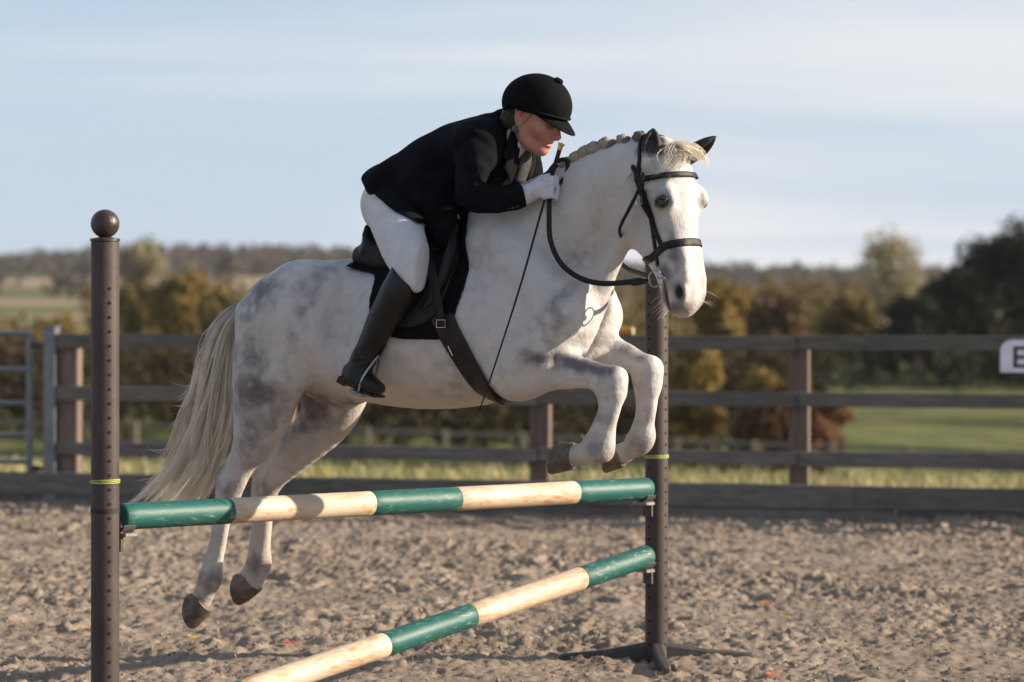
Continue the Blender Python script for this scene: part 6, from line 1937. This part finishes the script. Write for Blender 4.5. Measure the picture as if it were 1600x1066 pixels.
# spare yellow pole laid along the top of the fence
y0 = px(345, 494, fpt(fence_a(345, -.06), -.06)[1]); y1 = px(989, 517.5, fpt(fence_a(989, -.02), -.02)[1])
r_ = empty('spare_pole', (y0 + y1) / 2)
tag(r_, 'yellow spare jump pole lying along the top of the arena fence', 'jump pole')
m_ = MB(); m_.lathe([(.026, 0), (.029, .003), (.029, (y1 - y0).length - .003), (.026, (y1 - y0).length)], y0, axis=y1 - y0, n=20)
m_.build('shaft', yellow_p, r_, smooth=True, angle=40)
m_ = MB(); m_.lathe([(.0275, -.001), (.0275, .004), (.020, .005)], y1, axis=y1 - y0, n=20); m_.build('end_cap', pmat('cream_cap', (.66, .58, .42), .5), r_)
# ------------------------------------------------------------------ paddock fence, trees and woods
PF = empty('paddock_fence', (0, 62, ground_z(0, 62)))
tag(PF, 'pale thin post and rail paddock fence in the field beyond the arena', 'fence')
pale = pmat('pale_timber', (.30, .25, .17), .85, col2=(.20, .17, .12), scale=6, bump=.3)
greyw = pmat('grey_timber', (.16, .145, .13), .85, col2=(.11, .10, .09), scale=6, bump=.3)
PD = 62.0
us = list(range(-450, 2000, 121))
tops = []
for u in us:
    x = (u + 56 - 800) / FPX * PD
    gz_ = ground_z(x, PD)
    m_ = MB(); m_.box((x, PD, gz_ + .52), (.13, .11, 1.30), None, .008); m_.build('post', pale, PF)
    tops.append((x, gz_))
for k, hgt_ in enumerate((1.08, .70, .34)):
    for (x0, z0), (x1, z1) in zip(tops[:-1], tops[1:]):
        m_ = MB(); d = Vector((x1 - x0, 0, z1 - z0)); c = Vector(((x0 + x1) / 2, PD + .075, (z0 + z1) / 2 + hgt_))
        m_.box(c, (d.length - .02, .035, .11), Matrix.Rotation(-math.atan2(d.z, d.x), 3, 'Y'), .004)
        m_.build('rail', greyw, PF)

def leaf_cloud(rng, centers, n, size, squash=(1, 1, 1), fill=.55):
    """leaf-sized quads spread through clumps; centers rows x, y, z, r"""
    centers = np.asarray(centers, float)
    w = centers[:, 3] ** 2; w = w / w.sum()
    ci = rng.choice(len(centers), n, p=w)
    d = rng.normal(size=(n, 3)); d /= np.linalg.norm(d, axis=1)[:, None]
    rr = centers[ci, 3] * (fill + (1 - fill) * rng.random(n)) ** .7 * (1 + .18 * rng.normal(size=n))
    P = centers[ci, :3] + d * rr[:, None] * np.array(squash)
    nrm = d + rng.normal(0, .6, (n, 3)); nrm /= np.linalg.norm(nrm, axis=1)[:, None]
    t = np.cross(nrm, rng.normal(size=(n, 3))); t /= np.linalg.norm(t, axis=1)[:, None]
    b = np.cross(nrm, t)
    s = size * rng.uniform(.5, 1.3, n)[:, None]
    V = np.stack([P - t * s, P - b * s * .55, P + t * s, P + b * s * .55], 1).reshape(-1, 3)
    F = np.arange(n * 4, dtype=np.int32).reshape(n, 4)
    tint = np.clip(rng.normal(.5, .22, n) + .35 * (rng.random(len(centers))[ci] - .5), 0, 1)
    return V, F, np.repeat(tint, 4)

bark = pmat('tree_bark', (.075, .06, .05), .9, col2=(.045, .037, .032), scale=6, bump=.6, bscale=30)
LEAF = {
    'gold': leaf_material('gold_leaves', (.32, .215, .065), (.15, .105, .036)),
    'olive': leaf_material('olive_leaves', (.23, .17, .06), (.11, .085, .034)),
    'brown': leaf_material('brown_leaves', (.19, .12, .06), (.09, .06, .036)),
    'rust': leaf_material('rust_leaves', (.20, .095, .045), (.095, .055, .030)),
    'dark': leaf_material('dark_leaves', (.030, .034, .016), (.014, .016, .010)),
    'pale': leaf_material('pale_leaves', (.42, .37, .22), (.26, .23, .14), .4),
    'hill': leaf_material('hill_leaves', (.105, .080, .052), (.055, .045, .034)),
    'hedge': leaf_material('hedge_leaves', (.070, .052, .028), (.028, .022, .014)),
}
def tree(name, label, u, v_base, v_top, width, d, leafk, n, size, seed, trunk=True, bare=0.0, cat='tree', group=None, lobes=16):
    """a tree d metres away whose crown fills the given picture columns"""
    rng = np.random.default_rng(seed)
    x = (u - 800) / FPX * d
    m = d / FPX
    gz_ = ground_z(x, d)
    top = CAM_H - (v_top - HORIZON) * m
    W = width * m / 2
    H = top - gz_
    root = empty(name, (x, d, gz_))
    tag(root, label, cat, group)
    bot = gz_ + H * (.28 if trunk else .0)
    ch = (top - bot) / 2; cz = bot + ch
    C = []
    for i in range(lobes):
        a = rng.uniform(0, 2 * math.pi); e = rng.uniform(-.85, .95)
        q = math.sqrt(1 - e * e) * rng.uniform(.35, .72)
        C.append((x + math.cos(a) * q * W, d + math.sin(a) * q * W, cz + e * ch * .68, min(W, ch) * rng.uniform(.26, .46)))
    C.append((x, d, cz, min(W, ch) * .6))
    V, F, T = leaf_cloud(rng, C, n, size, fill=.4)
    me = mesh_np('crown', V, F, smooth=False); set_attr(me, 'tint', T)
    link('crown', me, LEAF[leafk], root)
    tm = MB()
    r0 = max(.06, H * .028)
    if trunk:
        tm.tube([(x, d, gz_ - .3), (x + .02 * H, d, gz_ + H * .25), (x - .01 * H, d, gz_ + H * .55), (x, d, gz_ + H * .8)], [r0 * 1.3, r0, r0 * .6, r0 * .2], n=9)
    for i in range(10 if trunk else 7):
        c = C[i % len(C)]
        s = Vector((x, d, gz_ + H * (rng.uniform(.25, .55) if trunk else .0)))
        e = Vector(c[:3])
        mid = (s + e) / 2 + Vector((rng.normal(0, .05) * H, rng.normal(0, .05) * H, .04 * H))
        tm.tube([s, mid, e, e + (e - mid) * .5], [r0 * .5, r0 * .34, r0 * .2, r0 * .05], n=6)
    tm.build('trunk', bark, root, smooth=True, angle=60)
    return root

tree('broadleaf_tree', 'pale half bare round tree standing above the right-hand hedge', 1392, 540, 352, 150, 175, 'pale', 3000, .17, 1, lobes=24)
tree('dark_tree', 'tall dark evergreen cut off by the right edge', 1615, 600, 330, 260, 152, 'dark', 6500, .22, 2, lobes=30)
tree('dark_tree', 'dark evergreen left of the tallest one at right', 1500, 600, 405, 130, 150, 'dark', 4200, .22, 3, lobes=22)
tree('broadleaf_tree', 'pale leafless looking tree behind the left jump stand', 222, 540, 366, 95, 330, 'pale', 1300, .42, 4, lobes=14)
tree('round_tree', 'small round tree on the skyline left of the horse\'s croup', 356, 440, 398, 46, 900, 'hill', 700, .9, 5)
tree('golden_tree', 'golden brown tree behind the fence left of the horse\'s tail', 285, 620, 425, 150, 160, 'gold', 3200, .26, 6)
tree('olive_tree', 'olive green tree just right of the left jump stand', 215, 620, 432, 90, 170, 'olive', 2400, .26, 7)
tree('olive_tree', 'dark olive tree beside the horse\'s tail root', 345, 620, 448, 90, 150, 'olive', 2400, .24, 8)
tree('golden_tree', 'sunlit golden tree just right of the horse\'s nose', 1120, 640, 425, 110, 110, 'gold', 3000, .20, 9)
tree('brown_tree', 'brown autumn tree beyond the golden one right of the horse', 1215, 620, 448, 130, 140, 'brown', 3200, .22, 10)
tree('olive_tree', 'olive tree under the pale round tree at right', 1330, 620, 455, 120, 148, 'olive', 3000, .22, 12)
tree('dark_tree', 'low dark tree between pale tree and tall evergreens', 1430, 620, 462, 130, 148, 'dark', 3600, .20, 13)
tree('rust_shrub', 'big rust coloured shrub behind the right fence post', 1250, 700, 588, 190, 65.5, 'rust', 3600, .14, 14, trunk=False, cat='shrub')
tree('golden_shrub', 'golden shrub above the rust one, left of the fence post', 1195, 640, 566, 110, 67, 'gold', 1800, .14, 15, trunk=False, cat='shrub')
tree('golden_shrub', 'low golden shrub seen between horse\'s forelegs and fence', 1080, 700, 520, 130, 68, 'gold', 2600, .15, 16, trunk=False, cat='shrub')
tree('brown_shrub', 'brown shrub behind the gate at the left edge', 30, 640, 535, 150, 100, 'brown', 2600, .16, 17, trunk=False, cat='shrub')
tree('golden_shrub', 'golden shrub rising just above the gate', 80, 560, 488, 120, 200, 'gold', 1800, .28, 18, trunk=False, cat='shrub')

def mass(name, label, rows_, leafk, n, size, seed, cat='undergrowth'):
    """one belt of scrub or wood: rows of (u0, u1, v_top, d, spacing px)"""
    rng = np.random.default_rng(seed)
    C = []
    for (u0, u1, vt, d0, step) in rows_:
        u = u0
        while u < u1:
            d = d0 * rng.uniform(.93, 1.07)
            x = (u - 800) / FPX * d
            gz_ = ground_z(x, d)
            top = CAM_H - (vt + rng.normal(0, 9) - HORIZON) * d / FPX
            r = max(step * d / FPX * rng.uniform(.7, 1.1), .3)
            z = gz_ + r * .4
            while z < max(top - r * .6, gz_ + r * .5):
                C.append((x + rng.normal(0, r * .3), d + rng.normal(0, r * .5), z, r * rng.uniform(.8, 1.15))); z += r * .9
            C.append((x, d, max(top - r * .8, gz_ + .2), r))
            u += step * rng.uniform(.7, 1.3)
    V, F, T = leaf_cloud(rng, C, n, size, fill=.45)
    me = mesh_np(name, V, F, smooth=False); set_attr(me, 'tint', T)
    o = link(name, me, LEAF[leafk])
    tag(o, label, cat, kind='stuff')
mass('undergrowth', 'dark tangled hedge undergrowth beyond the paddock fence', [(-700, 1300, 588, 73, 24), (-700, 1250, 555, 85, 26), (-700, 760, 535, 100, 26), (700, 1250, 540, 100, 26)], 'hedge', 62000, .125, 31)
mass('hedge_wood', 'olive and gold hedgerow wood behind the arena', [(-600, 700, 502, 190, 24), (150, 640, 472, 210, 22), (640, 1340, 490, 180, 24), (1000, 1340, 464, 215, 20), (140, 1340, 450, 300, 18), (1000, 1340, 446, 320, 16)], 'olive', 60000, .27, 32, 'wood')
mass('dark_wood', 'dark wood on the slope at right', [(1180, 2400, 540, 150, 26), (1200, 2400, 515, 158, 26), (1380, 2400, 480, 166, 26), (1500, 2600, 470, 162, 30), (1690, 2500, 455, 116, 30)], 'dark', 36000, .22, 33, 'wood')  # last row is unseen, added beyond the right edge to shade the field
# woods on the far hills
rng = np.random.default_rng(40)
C = []
for i in range(6200):
    d = rng.uniform(620, 1750) if rng.random() < .12 else rng.uniform(1000, 1750); u = rng.uniform(-900, 2500)
    x = (u - 800) / FPX * d
    if vnoise(np.array([[x, d]]), .0045, 3)[0] < (.36 if d < 1000 else .08): continue
    gz_ = ground_z(x, d); r = rng.uniform(2.6, 5.0)
    C.append((x, d, gz_ + r * .5, r))
V, F, T = leaf_cloud(rng, C, 80000, 1.9, fill=.5)
me = mesh_np('hill_woods', V, F, smooth=False); set_attr(me, 'tint', T)
tag(link('hill_woods', me, LEAF['hill']), 'brown autumn woods covering the far hills', 'wood', kind='stuff')

# ------------------------------------------------------------------ HAZE: thin autumn air over the valley
hzm = bpy.data.materials.new('haze'); hzm.use_nodes = True
hn = hzm.node_tree; hn.nodes.clear()
ho = hn.nodes.new('ShaderNodeOutputMaterial'); hv = hn.nodes.new('ShaderNodeVolumePrincipled')
hv.inputs['Color'].default_value = (.86, .90, .96, 1); hv.inputs['Density'].default_value = .00010; hv.inputs['Anisotropy'].default_value = .2
hn.links.new(hv.outputs[0], ho.inputs['Volume'])
m_ = MB(); m_.box((0, 950, 18), (6300, 4800, 70))
tag(m_.build('haze', hzm), 'thin pale haze lying over the distant hills', 'haze', kind='stuff')
